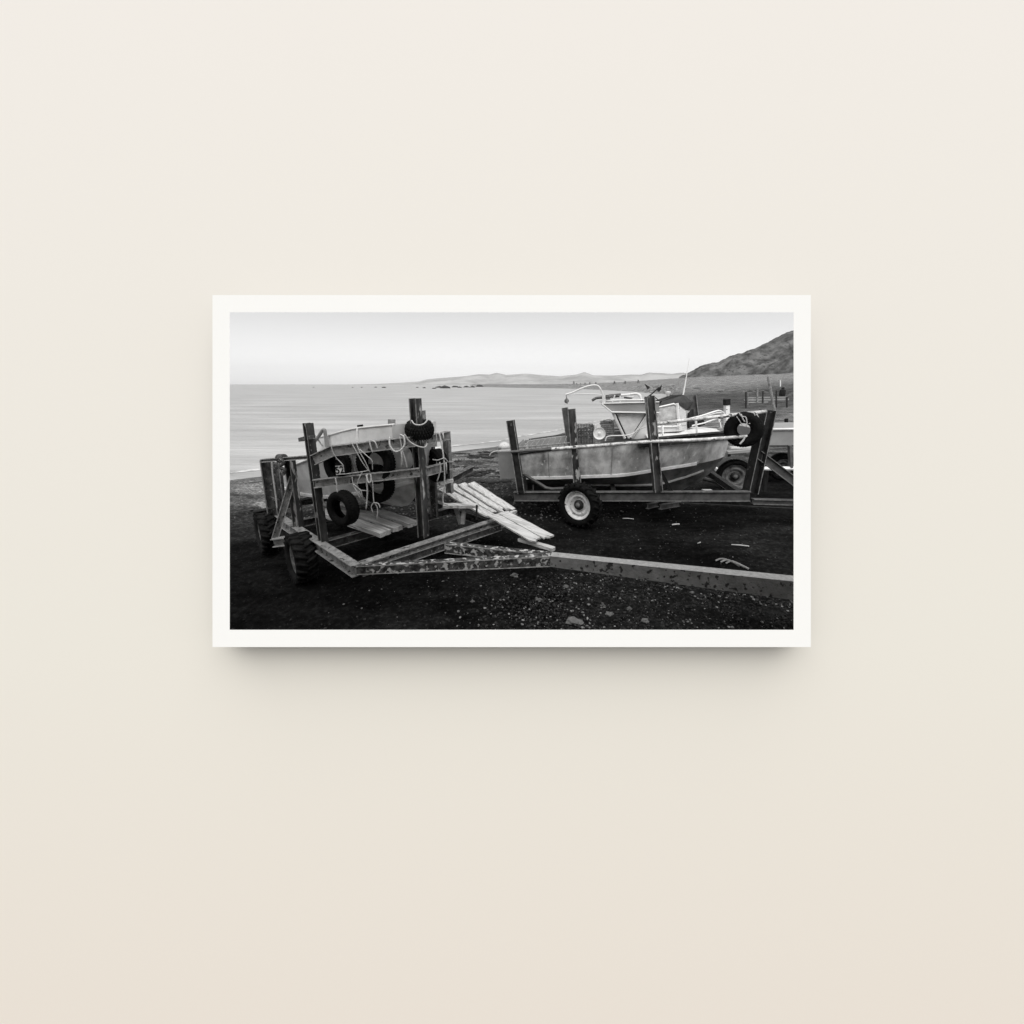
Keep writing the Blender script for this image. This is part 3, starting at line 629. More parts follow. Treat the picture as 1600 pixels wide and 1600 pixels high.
rope('tangled cord over the guide roller at the rear of the left trailer', PW((424, 717, 5.9), (426, 740, 5.85), (431, 775, 5.85), (433, 795, 5.85)), .014, g_, extra=[PW((425, 718, 5.8), (429, 724, 5.7), (434, 723, 5.6)), PW((440, 720, 5.45), (438, 733, 5.45), (443, 742, 5.45))])
bm = BM(); tube(bm, PW((437, 716, 5.4), (444, 723, 5.4), (437, 730, 5.42), (445, 734, 5.4), (442, 742, 5.4)), .022, 6); single('chain', bm, M['rust'], 'short rusty chain dangling at the rear of the left trailer', 'chain')

# ================================================================== right trailer and the fishing boat on it
PL = Vector((.04, 7.85, 0)); D = (W(1175, 767, 7.1) - W(803, 767, 7.85)); D.z = 0; D.normalize(); NN = Vector((-D.y, D.x, 0))
P0 = W(803, 767, 7.85); P0.z = 0
def NS(px, py, off=0.0):
    """point on the vertical plane along the right trailer's near side, 'off' metres inboard"""
    d = ray(px, py); q = P0 + NN * off; t = (q - CAM).dot(NN) / d.dot(NN); return CAM + d * t
RTR = thing('boat_trailer', 'dark steel boat trailer with tall posts under the fishing boat on the right', 'boat trailer', G(985, 800, 0))
part('side_beam', lambda b: ibeam(b, NS(803, 768), NS(1172, 767), .10, .19, .014), M['midsteel'], RTR)
part('side_beam', lambda b: ibeam(b, NS(803, 768) + NN * 2.2, NS(1172, 767) + NN * 2.2, .10, .19, .014), M['darksteel'], RTR)
for px_ in (808, 960, 1160):
    part('cross_beam', lambda b: ibeam(b, NS(px_, 768) + NN * .06 - Vector((0, 0, .016)), NS(px_, 768) + NN * 2.14 - Vector((0, 0, .016)), .09, .14), M['darksteel'], RTR)
part('tongue', lambda b: (ibeam(b, NS(1176, 779, .05), NS(1330, 783, .6), .10, .10, .014)), M['midsteel'], RTR)
part('tongue_brace', lambda b: box(b, NS(1060, 786, 1.0), NS(1330, 800, .5), .05, .03), M['darksteel'], RTR)
part('skid_bracket', lambda b: ibeam(b, NS(1012, 787, .0), NS(1028, 784, .9), .06, .10, .01), M['midsteel'], RTR)
part('skid_bracket', lambda b: ibeam(b, NS(1032, 788, .0), NS(1062, 783.5, 1.0), .06, .10, .01), M['midsteel'], RTR)
post(RTR, NS(815, 770, -.06), NS(797.5, 657, -.06), .12, .11, 'darksteel', rot=.5)
post(RTR, NS(903, 766, -.06), NS(893, 639, -.06), .12, .11, 'worn', rot=.5)
post(RTR, NS(897, 740, 1.95), NS(882.5, 637, 1.95), .12, .11, 'midsteel', rot=.5)
post(RTR, NS(1028, 768, -.07), NS(1015, 619, -.07), .12, .12, 'worn', rot=.4)
post(RTR, NS(1090, 715, 2.3), NS(1079, 619, 2.3), .17, .12, 'midsteel', rot=.3)
post(RTR, NS(1172, 770, .12), NS(1200, 641, .12), .16, .15, 'darksteel', rot=.2)
part('brace', lambda b: ibeam(b, NS(1184, 709, .14), NS(1320, 812, .14), .10, .15, .012, top=False), M['midsteel'], RTR)
part('brace', lambda b: box(b, NS(1188, 699, .5), NS(1216, 742, .5), .045, .06), M['darksteel'], RTR)
part('brace', lambda b: box(b, NS(1032, 737, .05), NS(1049, 768, .05), .06, .06), M['black'], RTR)
part('brace', lambda b: box(b, NS(1198, 735, .6), NS(1195, 768, .6), .06, .06), M['darksteel'], RTR)
part('guide_pipe', lambda b: tube(b, [NS(798, 706, -.13), NS(862, 701.5, -.13)], .028, 8, False), M['midsteel'], RTR)
part('guide_pipe', lambda b: tube(b, [NS(862, 701.5, -.13), NS(1014, 690, -.13), NS(1095, 687, -.13), NS(1188, 680.5, -.1)], .030, 8, False), M['pipe'], RTR)
part('guide_pipe', lambda b: tube(b, [NS(1026, 662.5, -.05), NS(1080, 655.5, -.05), NS(1197, 643, .0)], .032, 8, False), M['pipe'], RTR)
part('loading_skid', lambda b: tube(b, [NS(815, 742, .25), NS(819, 741, .25), NS(853, 762, .2), NS(862, 764, .2), NS(884, 763, .2)], .035, 6, False), M['midsteel'], RTR)
part('skid_leg', lambda b: box(b, NS(820, 744, .25), NS(823, 768, .25), .07, .05), M['darksteel'], RTR)
part('skid_leg', lambda b: box(b, NS(833, 758, .25), NS(833, 782, -.02), .02, .02), M['darksteel'], RTR)
for o in [c for c in RTR.children if c.name.split('.')[0] in ('side_beam', 'cross_beam', 'tongue', 'skid_bracket', 'brace')]: pale_edges(o, M['edge'])
wc = W(905.5, 788.5, 7.22)
make_wheel(RTR, wc, Vector((-.66, -.75, .02)), .405, .262, .26, 'tractor', M['rubber'], M['rim'])
part('axle', lambda b: tube(b, [wc + Vector((.10, .12, 0)), NS(930, 785, 2.3)], .05, 8, False), M['darksteel'], RTR)
wc_b = wc + NN * 2.75
make_wheel(RTR, wc_b, Vector((.15, .98, 0)), .405, .25, .26, 'tractor', M['rubber'], M['rimdark'])

FB = thing('fishing_boat', 'streaky aluminium fishing boat with wheelhouse, pipe rails and hoist arm, on the right trailer', 'boat', NS(985, 770, 1.1), 'aluminium boats on trailers')
CO = 1.15
def tabv(tab, px): return interp(tab, px)
# columns: station (0 stern .. 1 stem) -> pixel x, pixel y, inboard offset of each line
GW = [(0, 806, 709, .12), (.15, 860, 702, .12), (.32, 920, 696.5, .12), (.48, 980, 690.5, .12), (.62, 1035, 684.5, .17), (.75, 1082, 680, .35), (.85, 1110, 677.5, .60), (.93, 1130, 676, .88), (1, 1143, 675, CO)]
CH = [(0, 813, 747, .26), (.15, 862, 747, .26), (.32, 920, 745, .26), (.48, 975, 742.5, .29), (.62, 1030, 734, .40), (.75, 1075, 727, .60), (.85, 1103, 722, .82), (.93, 1121, 717.5, 1.0), (1, 1132, 713, CO)]
LC = [(0, 817, 757, .70), (.15, 864, 757, .70), (.32, 920, 757.5, .70), (.48, 975, 758, .70), (.62, 1027, 756.5, .74), (.75, 1061, 748, .86), (.85, 1087, 739.5, .98), (.93, 1106, 732, 1.08), (1, 1120, 728, CO)]
KE = [(0, 820, 766, CO), (.15, 866, 767, CO), (.32, 920, 768, CO), (.48, 975, 769, CO), (.62, 1020, 769.5, CO), (.75, 1056, 768, CO), (.85, 1077, 760, CO), (.93, 1097, 749, CO), (1, 1117, 733, CO)]
def ev(T, t):
    P = catmull_cache(T); i = min(len(P) - 2, int(t * (len(P) - 1))); f = t * (len(P) - 1) - i; return P[i].lerp(P[i + 1], f)
_cc = {}
def catmull_cache(T):
    k = id(T)
    if k not in _cc:
        pts = [NS(*r[1:]) for r in T]; c = catmull(pts, 10); ts = []
        tt = [r[0] for r in T]
        for a, b_ in zip(tt, tt[1:]): ts += [a + (b_ - a) * j / 10 for j in range(10)]
        ts.append(1.0); out = []
        for i in range(81):
            t = i / 80
            for j in range(len(ts) - 1):
                if t <= ts[j + 1] + 1e-9: f = (t - ts[j]) / (ts[j + 1] - ts[j]); out.append(c[j].lerp(c[j + 1], f)); break
        _cc[k] = out
    return _cc[k]
CL0 = P0 + NN * CO
def mir(p):
    k = (p - CL0).dot(NN); return p - NN * (2 * k)
TS = [i / 48 for i in range(49)]
bm = BM()
for sg in (0, 1):
    fn = (lambda p: p) if sg == 0 else mir
    quadgrid(bm, [[fn(ev(GW, t)), fn(ev(GW, t).lerp(ev(CH, t), .33) - NN * .015 * (1 - t)), fn(ev(GW, t).lerp(ev(CH, t), .66) - NN * .02 * (1 - t)), fn(ev(CH, t))] for t in TS])
    quadgrid(bm, [[fn(ev(CH, t)), fn(ev(CH, t).lerp(ev(LC, t), .5)), fn(ev(LC, t))] for t in TS])
    quadgrid(bm, [[fn(ev(LC, t)), fn(ev(LC, t).lerp(ev(KE, t), .5)), fn(ev(KE, t))] for t in TS])
tr = [ev(GW, 0), ev(CH, 0), ev(LC, 0), ev(KE, 0), mir(ev(LC, 0)), mir(ev(CH, 0)), mir(ev(GW, 0))]
bm.faces.new([bm.verts.new(p) for p in tr]); bmesh.ops.remove_doubles(bm, verts=bm.verts, dist=.003)
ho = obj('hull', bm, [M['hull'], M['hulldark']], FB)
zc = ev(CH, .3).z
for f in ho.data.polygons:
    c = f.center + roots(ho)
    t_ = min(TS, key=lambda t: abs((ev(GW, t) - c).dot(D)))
    if c.z < ev(CH, t_).z - .015: f.material_index = 1  # darker plate tone below the chine
part('chine_strip', lambda b: quadgrid(b, [[ev(CH, t) + v_ for v_ in (Vector((0, 0, .045)) - NN * .004, Vector((0, 0, .03)) - NN * .03, Vector((0, 0, -.02)) - NN * .03, Vector((0, 0, -.03)))] for t in TS if t < .80]), M['strip'], FB)
part('spray_strip', lambda b: quadgrid(b, [[ev(LC, t) + v_ for v_ in (Vector((0, 0, .03)) - NN * .02, Vector((0, 0, .012)) - NN * .06, Vector((0, 0, -.012)) - NN * .05)] for t in TS if .2 < t < .9]), M['strip'], FB)
part('gunwale', lambda b: [tube(b, [(fn(ev(GW, t)) + Vector((0, 0, .0))) for t in TS], .035, 6, False) for fn in (lambda p: p, mir)], M['darksteel'], FB)
part('gunwale_shade', lambda b: quadgrid(b, [[ev(GW, t) + v_ - NN * .012 for v_ in (Vector((0, 0, -.02)), Vector((0, 0, -.02 - .13 * sm((t - .45) / .12))))] for t in TS if t > .5]), M['darksteel'], FB)  # dark strip painting in the shade under the deck edge
part('fore_deck', lambda b: quadgrid(b, [[ev(GW, t) + Vector((0, 0, .0)), ev(GW, t).lerp(mir(ev(GW, t)), .25) + Vector((0, 0, .09 * (1 - t) + .03)), ev(GW, t).lerp(mir(ev(GW, t)), .5) + Vector((0, 0, .14 * (1 - t) + .03)), ev(GW, t).lerp(mir(ev(GW, t)), .75) + Vector((0, 0, .09 * (1 - t) + .03)), mir(ev(GW, t))] for t in TS if t >= .56]), M['alu'], FB)
part('side_deck', lambda b: [quadgrid(b, [[fn(ev(GW, t)), fn(ev(GW, t) + NN * .2), fn(ev(GW, t) + NN * .2 - Vector((0, 0, .5)))] for t in TS if t <= .57]) for fn in (lambda p: p, mir)], M['alumid'], FB)
part('cockpit_floor', lambda b: quadgrid(b, [[ev(CH, t) + NN * .02 + Vector((0, 0, .06)), mir(ev(CH, t)) - NN * .02 + Vector((0, 0, .06))] for t in TS if t <= .6]), M['alumid'], FB)
def PXN(off, *l): return [NS(x, y, off) for x, y in l]
def half(off_list, fn=None): return [NS(x, y, o_) for x, y, o_ in off_list]
def sym_faces(b, polys):
    for poly in polys:
        P = half(poly); b.faces.new([b.verts.new(p) for p in P]); b.faces.new([b.verts.new(mir(p)) for p in P][::-1])
# hardtop: deep fascia box over the cockpit
def hardtop(b): prism(b, PXN(.42, (940, 631), (956, 643.5), (1014, 644.5), (1030, 644), (1030, 628.5), (1012, 628), (946, 629)), NN * 1.46)
ht = part('hardtop', hardtop, M['alumid'], FB)
part('hardtop_edge', lambda b: (tube(b, PXN(.40, (940, 631), (956, 644), (1030, 645)), .018, 6, False), tube(b, PXN(.40, (941, 630.5), (1030, 628)), .012, 6, False)), M['alu'], FB)
part('hardtop_bracket', lambda b: prism(b, PXN(.42, (941, 631), (946, 629), (946, 617), (941, 618)), NN * .05), M['alu'], FB)
for pts_, r_, o_ in ((((946, 626), (990, 624.5), (1008, 625)), .013, .5), (((946, 618), (975, 617), (995, 615.5), (1001, 619), (1002, 626)), .022, .9), (((948, 621), (970, 619), (990, 620)), .014, 1.6), (((985, 616), (994, 615), (999, 618), (1003, 626)), .02, .7)):
    part('roof_rail', lambda b: tube(b, PXN(o_, *pts_), r_, 8), M['alu'], FB, True)
for pts_ in (((957, 628), (961, 617)), ((969, 629), (969, 618))):
    part('roof_rail_post', lambda b: tube(b, PXN(.6, *pts_), .014, 6, False), M['alu'], FB)
part('rod_holder', lambda b: (tube(b, PXN(.8, (925, 626), (932, 622), (944, 621)), .028, 7), tube(b, PXN(.8, (945, 620), (970, 617.5)), .04, 7, False), box(b, NS(947, 624, .8), NS(953, 622, .8), .06, .06), tube(b, PXN(.9, (975, 621), (988, 623)), .02, 6, False)), M['rust'], FB)
part('hoist_arm', lambda b: (tube(b, PXN(.55, (884, 616.5), (895, 613), (912, 605.5), (926, 602), (934, 603), (939, 609), (943, 620)), .016, 8), tube(b, PXN(.55, (885, 617), (910, 615.5), (934, 616), (944, 618)), .010, 6)), M['alu'], FB)
hk = part('pulley_block', lambda b: lathe(b, NS(885.3, 626.5, .55), Vector((.4, -.9, .1)), [(.012, -.02), (.042, -.02), (.042, .02), (.012, .02)], 12), M['midsteel'], FB)
obj('cheek_plate', (lambda b: (prism(b, PXN(.53, (884, 622), (887.5, 623), (888, 628), (886.5, 631.5), (884, 630), (883, 626)), NN * .03), b)[1])(BM()), M['wire'], hk)
obj('shackle', (lambda b: (tube(b, PXN(.55, (884.5, 616.5), (885, 620), (886, 623), (885.5, 626)), .010, 6), b)[1])(BM()), M['wire'], hk)
# posts, windows of the wheelhouse
part('window_frame', lambda b: (tube(b, PXN(.48, (957, 644), (976.5, 685)), .028, 6, False), tube(b, PXN(.48, (1012, 645.5), (986, 684)), .025, 6, False), tube(b, PXN(.48, (1028, 648), (1012, 652), (1000, 668), (988, 685)), .012, 6, False)), M['alu'], FB)
part('window_seal', lambda b: (tube(b, PXN(.47, (961.5, 645), (980, 685)), .014, 6, False), tube(b, PXN(.47, (960, 645.5), (1012, 645.5)), .016, 6, False), tube(b, PXN(.47, (1010, 646), (985, 685)), .012, 6, False)), M['black'], FB)
part('window_pane', lambda b: prism(b, PXN(.50, (962, 646), (1011, 646), (986, 685), (980, 685)), NN * .01), M['canvas'], FB)
part('window_pane', lambda b: prism(b, PXN(1.80, (962, 646), (1011, 646), (990, 685), (975, 685)), NN * .01), M['canvas'], FB)
part('lower_panel', lambda b: prism(b, PXN(.50, (1012, 646), (1024, 646), (1024, 686), (987, 686)), NN * .02), M['alu'], FB)
# forward cabin with arched window, white frame, dark top
cab = part('cabin', lambda b: sym_faces(b, [[(1023, 676, .50), (1023, 643, .50), (1030, 635, .50), (1057, 629.5, .50), (1060, 674, .50)], [(1060, 674, .50), (1057, 629.5, .50), (1071.5, 640, .78), (1073, 672, .78)], [(1073, 672, .78), (1071.5, 640, .78), (1077, 641, CO), (1078, 668, CO)]]), M['alu'], FB)
part('cabin_top', lambda b: sym_faces(b, [[(1022, 643, .48), (1030, 634.5, .48), (1058, 629, .48), (1068, 617, 1.0), (1052, 618, 1.0), (1035, 627, 1.0)], [(1058, 629, .48), (1072, 640.5, .76), (1083, 628.5, 1.1), (1068, 617, 1.0)], [(1035, 627, 1.0), (1052, 618, 1.0), (1068, 617, 1.0), (1068, 616.5, CO), (1052, 617.5, CO), (1035, 626, CO)], [(1068, 617, 1.0), (1083, 628.5, 1.1), (1083, 628.5, CO), (1068, 616.5, CO)], [(1072, 640.5, .76), (1077, 642, CO), (1083, 628.5, CO), (1083, 628.5, 1.1)]]), M['roofdark'], FB)
part('cabin_window', lambda b: prism(b, PXN(.495, (1025, 663), (1025, 645), (1031, 638), (1053, 633.5), (1056, 636), (1057.5, 661), (1056, 663)), -NN * .012), mat('creased clear curtain', .26, .80, 3.4, .35, 0, .3, 6, .36, .62), FB)
part('cabin_window_frame', lambda b: tube(b, PXN(.48, (1023, 667), (1023, 645), (1030, 636), (1053, 631), (1057.5, 634), (1060, 664), (1058, 666), (1023, 667)), .018, 6, False), M['white'], FB)
part('front_window', lambda b: prism(b, [NS(1060.5, 635, .55), NS(1070, 643, .74), NS(1071.5, 664, .76), NS(1062, 664, .57)], -NN * .012 + D * .012), M['alu'], FB)
part('cabin_post', lambda b: (tube(b, [NS(1058, 630, .47), NS(1061, 667, .47)], .03, 6, False), box(b, NS(1061, 664, .46), NS(1063, 668, .46), .08, .05)), M['white'], FB)
part('hatch', lambda b: box(b, NS(1089, 661, 1.6), NS(1098, 658, 1.6), .25, .14), M['black'], FB)
part('front_opening', lambda b: prism(b, [NS(1074.5, 646, .80), NS(1081, 639, 1.05), NS(1083, 664, 1.05), NS(1074, 669, .80)], -NN * .01 + D * .03), M['black'], FB)
part('cabin_seam', lambda b: tube(b, [NS(1036, 664, .49), NS(1036.5, 682, .40)], .010, 6, False), M['white'], FB)
# bow rails
part('bow_rail', lambda b: (tube(b, [NS(1070, 656, .45), NS(1095, 650, .55), NS(1117, 643, .9), NS(1125, 642, 1.1), NS(1131, 646, 1.2), NS(1136, 655, 1.2), NS(1140, 668, 1.15)], .017, 8), tube(b, [NS(1072, 667, .9), NS(1100, 661, 1.0), NS(1128, 651, 1.15)], .014, 6, False)), M['white'], FB)
part('bow_rail', lambda b: tube(b, [NS(1098, 652, 1.75), NS(1118, 646, 1.5), NS(1130, 645, 1.3)], .018, 8), M['white'], FB)
for a_, b_, o_ in (((1087, 651), (1089, 678), .42), ((1124, 655), (1126, 670), 1.1), ((1145, 649), (1149, 660), 1.3)):
    part('rail_stanchion', lambda b: tube(b, [NS(*a_, o_), NS(*b_, o_)], .020, 6, False), M['white'], FB)
for t_ in (.14, .42, .60):
    part('plate_seam', lambda b: tube(b, [ev(GW, t_).lerp(ev(CH, t_), q) - NN * .02 for q in (.08, .33, .66, .96)], .006, 5, False), M['alumid'], FB)
part('stanchion', lambda b: (tube(b, [NS(1034, 663, .3), NS(1035.5, 683, .3)], .014, 6, False)), M['white'], FB)
part('side_rail', lambda b: (tube(b, PXN(.2, (1024, 663), (1000, 670), (985, 683)), .012, 6), tube(b, PXN(.2, (946, 689), (948, 683), (956, 681), (985, 679), (1000, 668)), .012, 6)), M['alu'], FB)
part('bollard', lambda b: (box(b, NS(1122, 672, 1.0), NS(1130, 671, 1.0), .12, .07), tube(b, [NS(1125, 669, 1.1), NS(1124.5, 657, 1.1)], .02, 6, False)), M['alumid'], FB)
part('whip_aerial', lambda b: tube(b, [NS(1067.5, 617, 1.0), NS(1071, 598, 1.0), NS(1077, 560, 1.0)], .016, 6, False, r1=.005), M['white'], FB)
part('navigation_light', lambda b: lathe(b, NS(1043.5, 619, 1.1), (0, 0, 1), [(0, -.0), (.025, 0), (.05, .06), (.055, .09), (0, .10)], 14, False), mat('lamp glass', .8, .85, rough=.3), FB)
part('anchor', lambda b: (tube(b, PXN(.75, (1001, 628), (1016, 617.5), (1030, 605)), .016, 6, False), tube(b, PXN(.75, (1016, 618), (1025, 622), (1030, 627)), .011, 6), prism(b, PXN(.75, (1026.5, 610), (1034.5, 600.5), (1033, 609), (1029.5, 612.5)), NN * .02), prism(b, PXN(.75, (1007, 599.5), (1016, 605), (1012, 609)), NN * .02)), M['darksteel'], FB)
part('stern_rack', lambda b: ([tube(b, [NS(x0, y0, o_), NS(x1, y1, o_)], .012, 5, False) for o_ in (.5, 1.0, 1.6) for (x0, y0, x1, y1) in ((808, 699, 890, 692), (808, 703, 888, 696))], [tube(b, [NS(810 + 9 * i, 698.5 - .75 * i, .5), NS(810 + 9 * i, 704 - .75 * i, .5)], .012, 5, False) for i in range(9)], [tube(b, [NS(810 + 9 * i, 698.5 - .75 * i, .5), NS(810 + 9 * i, 698.5 - .75 * i, .5) + NN * 1.1], .010, 5, False) for i in range(9)]), M['wire'], FB)
part('winch', lambda b: (lathe(b, NS(936.5, 677, .4), Vector((-.15, -.98, 0)), [(0, .05), (.02, .05), (.03, .02), (.085, .02), (.12, .04), (.12, -.02), (0, -.02)], 24, False), lathe(b, NS(935, 665.5, .4), Vector((-.15, -.98, 0)), [(0, .03), (.045, .03), (.045, -.05), (0, -.05)], 14, False), prism(b, PXN(.46, (929, 664), (935, 662), (939, 684), (937, 696), (931, 696), (930, 684)), NN * .06)), M['alu'], FB)
part('stern_drive_panel', lambda b: prism(b, [NS(777.5, 706, .15), NS(797, 705.5, .15), NS(812, 747.5, .2), NS(781.5, 748, .2)], NN * 1.9), M['alumid'], FB)
part('stern_line', lambda b: tube(b, PXN(.1, (765, 712), (768, 707.5), (776, 705), (799, 704)), .010, 5), M['rope'], FB)
# pots on the stern
def pot(name, corners, o0, o1, label, m='wire', nx=7, ny=6, dome=False):
    (x0, y0), (x1, y1) = corners; bm = BM()
    def f(u_, v_, w_): return NS(x0 + (x1 - x0) * u_, y0 + (y1 - y0) * v_ + 0, o0) + NN * (o1 - o0) * w_
    for i in range(nx + 1):
        for w_ in (0, 1): tube(bm, [f(i / nx, 0, w_), f(i / nx, 1, w_)], .010, 4, False)
        tube(bm, [f(i / nx, 0, 0), f(i / nx, 0, 1)], .010, 4, False)
    for j in range(ny + 1):
        for w_ in (0, 1): tube(bm, [f(0, j / ny, w_), f(1, j / ny, w_)], .010, 4, False)
        for u_ in (0, 1): tube(bm, [f(u_, j / ny, 0), f(u_, j / ny, 1)], .010, 4, False)
    for w_ in (0, 1): prism(bm, [f(0, 0, w_), f(1, 0, w_), f(1, .06, w_), f(0, .06, w_)], NN * .02)
    return single(name, bm, M[m], label, 'fishing pot', 'wire pots on the fishing boat')
pot('fishing_pot', ((898, 669), (927, 681)), .45, 1.3, 'dark wire fishing pot stacked behind the second post of the right trailer', 'rust', 6, 5)
pot('fishing_pot', ((899, 682), (926, 693)), .45, 1.3, 'lower dark wire fishing pot, under the one behind the second post', 'rust', 6, 5)
pot('fishing_pot', ((941, 664), (959, 688)), .6, 1.4, 'upright pale mesh fishing pot between winch wheel and wheelhouse', 'wire', 8, 8)
bm = BM(); [tube(bm, PXN(o_, (936, 663), (943, 657.5), (952, 656), (957, 658), (959, 664)), .010, 5) for o_ in (.6, .9, 1.3)]; tube(bm, PXN(.75, (941, 661), (957, 660)), .008, 5, False)
for x_ in (943, 952): tube(bm, [NS(x_, 657, .6), NS(x_, 657, 1.3)], .008, 5, False)
single('pot_hoop', bm, M['wire'], 'bent wire hoops lying over the pale mesh pot', 'hoop')
bm = BM(); blob(bm, NS(788, 698, .6), .12, 2, (1.2, 1, .8), 4); single('coiled_line', bm, M['rope'], 'small heap of pale line on the very stern of the fishing boat', 'rope', None, True)

# tyre hung from the pipes at the bow
single('hanging_tyre', tyre_bm(NS(1162, 671, -.02), (-.62, -.78, 0), .31, .115, .26, 'road'), M['rubber'], 'tyre tied to the pipe rails in front of the fishing boat bow', 'tyre', None, True)
g2 = 'cords holding the bow tyre'
def PN(off, *l): return [NS(x, y, off) for x, y in l]
rope('cord looped round the upper pipe above the bow tyre, left one', PN(-.16, (1155, 645), (1158, 650), (1165, 652), (1167, 660), (1166, 667)), .014, g2, extra=[PN(-.16, (1158, 647), (1161, 655), (1164, 659))])
rope('hanging loop of cord between the two knots above the bow tyre', PN(-.16, (1178, 645), (1180, 652), (1177, 660), (1170, 662)), .012, g2)
rope('cord trailing down beside the leaning post at the bow tyre', PN(-.14, (1182, 647), (1186, 655), (1187, 664), (1187, 671)), .014, g2)
rope('lashing at the foot of the bow tyre on the lower pipe', PN(-.18, (1164, 681), (1162, 687), (1156, 694)), .022, g2)
rope('thin cord left of the bow tyre lashing', PN(-.18, (1151, 651), (1156, 658), (1160, 665)), .008, g2)

# ================================================================== the boats and trailers further right
OB = thing('dinghy', 'pale dinghy cut off by the right edge, standing on a trailer behind the leaning post', 'boat', W(1250, 720, 10.2))
def OP(px, py, o_=0): return W(px, py, 9.8 + o_)
part('hull', lambda b: (prism(b, [OP(1186, 671), OP(1420, 668), OP(1420, 696), OP(1200, 697), OP(1188, 695)], Vector((.1, 1.6, 0)))), M['alumid'], OB)
part('gunwale', lambda b: tube(b, [OP(1186, 671, -.03), OP(1420, 668, -.03)], .03, 6, False), M['alu'], OB)
part('keel_strip', lambda b: tube(b, [OP(1188, 697, -.03), OP(1420, 695, -.03)], .02, 6, False), M['darksteel'], OB)
ST = thing('boat_trailer', 'third trailer with a rusty wheel, half hidden behind the leaning post', 'boat trailer', G(1160, 762, 0))
w3 = W(1148, 744, 9.0)
make_wheel(ST, w3, Vector((-.30, -.95, 0)), .385, .27, .24, 'road', M['rubber'], M['rimdark'])
part('mudguard', lambda b: quadgrid(b, [[w3 + Vector((-.30, -.95, 0)) * a_ + (Vector((.95, -.30, 0)) * math.cos(t_) + Vector((0, 0, 1)) * math.sin(t_)) * .44 for a_ in (-.16, .16)] for t_ in [.3 + .14 * i for i in range(18)]]), M['darksteel'], ST)
part('axle_pipe', lambda b: tube(b, [W(1099, 748, 8.7), W(1165, 765, 8.3)], .045, 8, False), M['midsteel'], ST)
part('frame_pipe', lambda b: tube(b, [W(1118, 733, 9.6), W(1400, 730.5, 9.6)], .05, 8, False), M['white'], ST)
part('cross_beam', lambda b: box(b, W(1136, 707, 9.6), W(1182, 703, 9.6), .12, .06), M['alumid'], ST)
part('cross_beam', lambda b: box(b, W(1141, 699.5, 10), W(1180, 699, 10), .1, .04), M['alu'], ST)
part('upright', lambda b: box(b, W(1139, 707, 9.6), W(1140.5, 728, 9.6), .05, .05), M['black'], ST)
part('upright', lambda b: box(b, W(1234, 696, 9.6), W(1235.5, 731, 9.6), .09, .06), M['midsteel'], ST)
w4 = W(1222, 729, 10.4)
make_wheel(ST, w4, Vector((-.2, -.98, 0)), .36, .2, .24, 'road', M['rubber'], M['rimdark'])
part('light_block', lambda b: box(b, W(1098, 767, 8.2), W(1112, 767, 8.2), .10, .05), M['alu'], ST)
single('marker_post', (lambda b: (box(b, W(1135.5, 668, 10.5), W(1135.5, 633, 10.5), .12, .10), b)[1])(BM()), M['white'], 'white post with a black cap standing behind the bow rails', 'post')
mp_ = [o for o in COL.objects if o.name.startswith('marker_post')][0]
obj('cap', (lambda b: (box(b, W(1135.5, 633, 10.5), W(1135.5, 623.5, 10.5), .14, .12), b)[1])(BM()), M['black'], mp_)
bm = BM(); box(bm, W(1229, 671, 16), W(1228.5, 654, 16), .10, .09); single('stump_post', bm, M['black'], 'short black post standing above the pale dinghy at the right edge', 'post')

# old frame standing on the flat, behind
OF = thing('jetty_frame', 'derelict framework of thin posts and rails on the dark flat at the right', 'framework', W(1200, 637, 34))
def JP(px, py, d_=0): return W(px, py, 34 + d_)
for (x_, yt, yb, w_) in ((1165.5, 612, 635, .10), (1168.5, 614, 630, .05), (1183.5, 607, 626, .10), (1192, 611, 627, .08), (1213, 610, 634, .08), (1229.5, 620, 634, .10)):
    part('post', lambda b: box(b, JP(x_, yb + 3), JP(x_, yt), w_, w_), M['wooddark'] if x_ in (1168.5, 1183.5) else M['darksteel'], OF)
for (a, b_, w_) in (((1163, 625), (1232, 624), .13), ((1165, 621.5), (1230, 620.5), .10), ((1164, 629), (1200, 628), .09)):
    part('rail', lambda b: box(b, JP(*a, .1), JP(*b_, .1), w_, w_), M['alumid'], OF)
bm = BM(); lathe(bm, JP(1221.5, 621, 1), (0, 0, 1), [(.0, 0), (.20, 0), (.24, .3), (.22, .62), (.12, .68), (.11, .85), (0, .86)], 12, False); single('drum', bm, M['black'], 'dark drum standing behind the framework at the right', 'drum')
bm = BM(); tube(bm, [W(1210.5, 645, 30), W(1209, 636, 30), W(1200, 588, 30)], .12, 8, False, r1=.09); single('leaning_pole', bm, M['wooddark'], 'tall pale wooden pole leaning left beside the derelict framework', 'pole')
bm = BM(); tube(bm, [W(1219.3, 604, 58), W(1219.3, 594, 58)], .07, 6, False); single('marker_stake', bm, M['white'], 'tiny white stake on the grass bank near the right edge', 'stake')

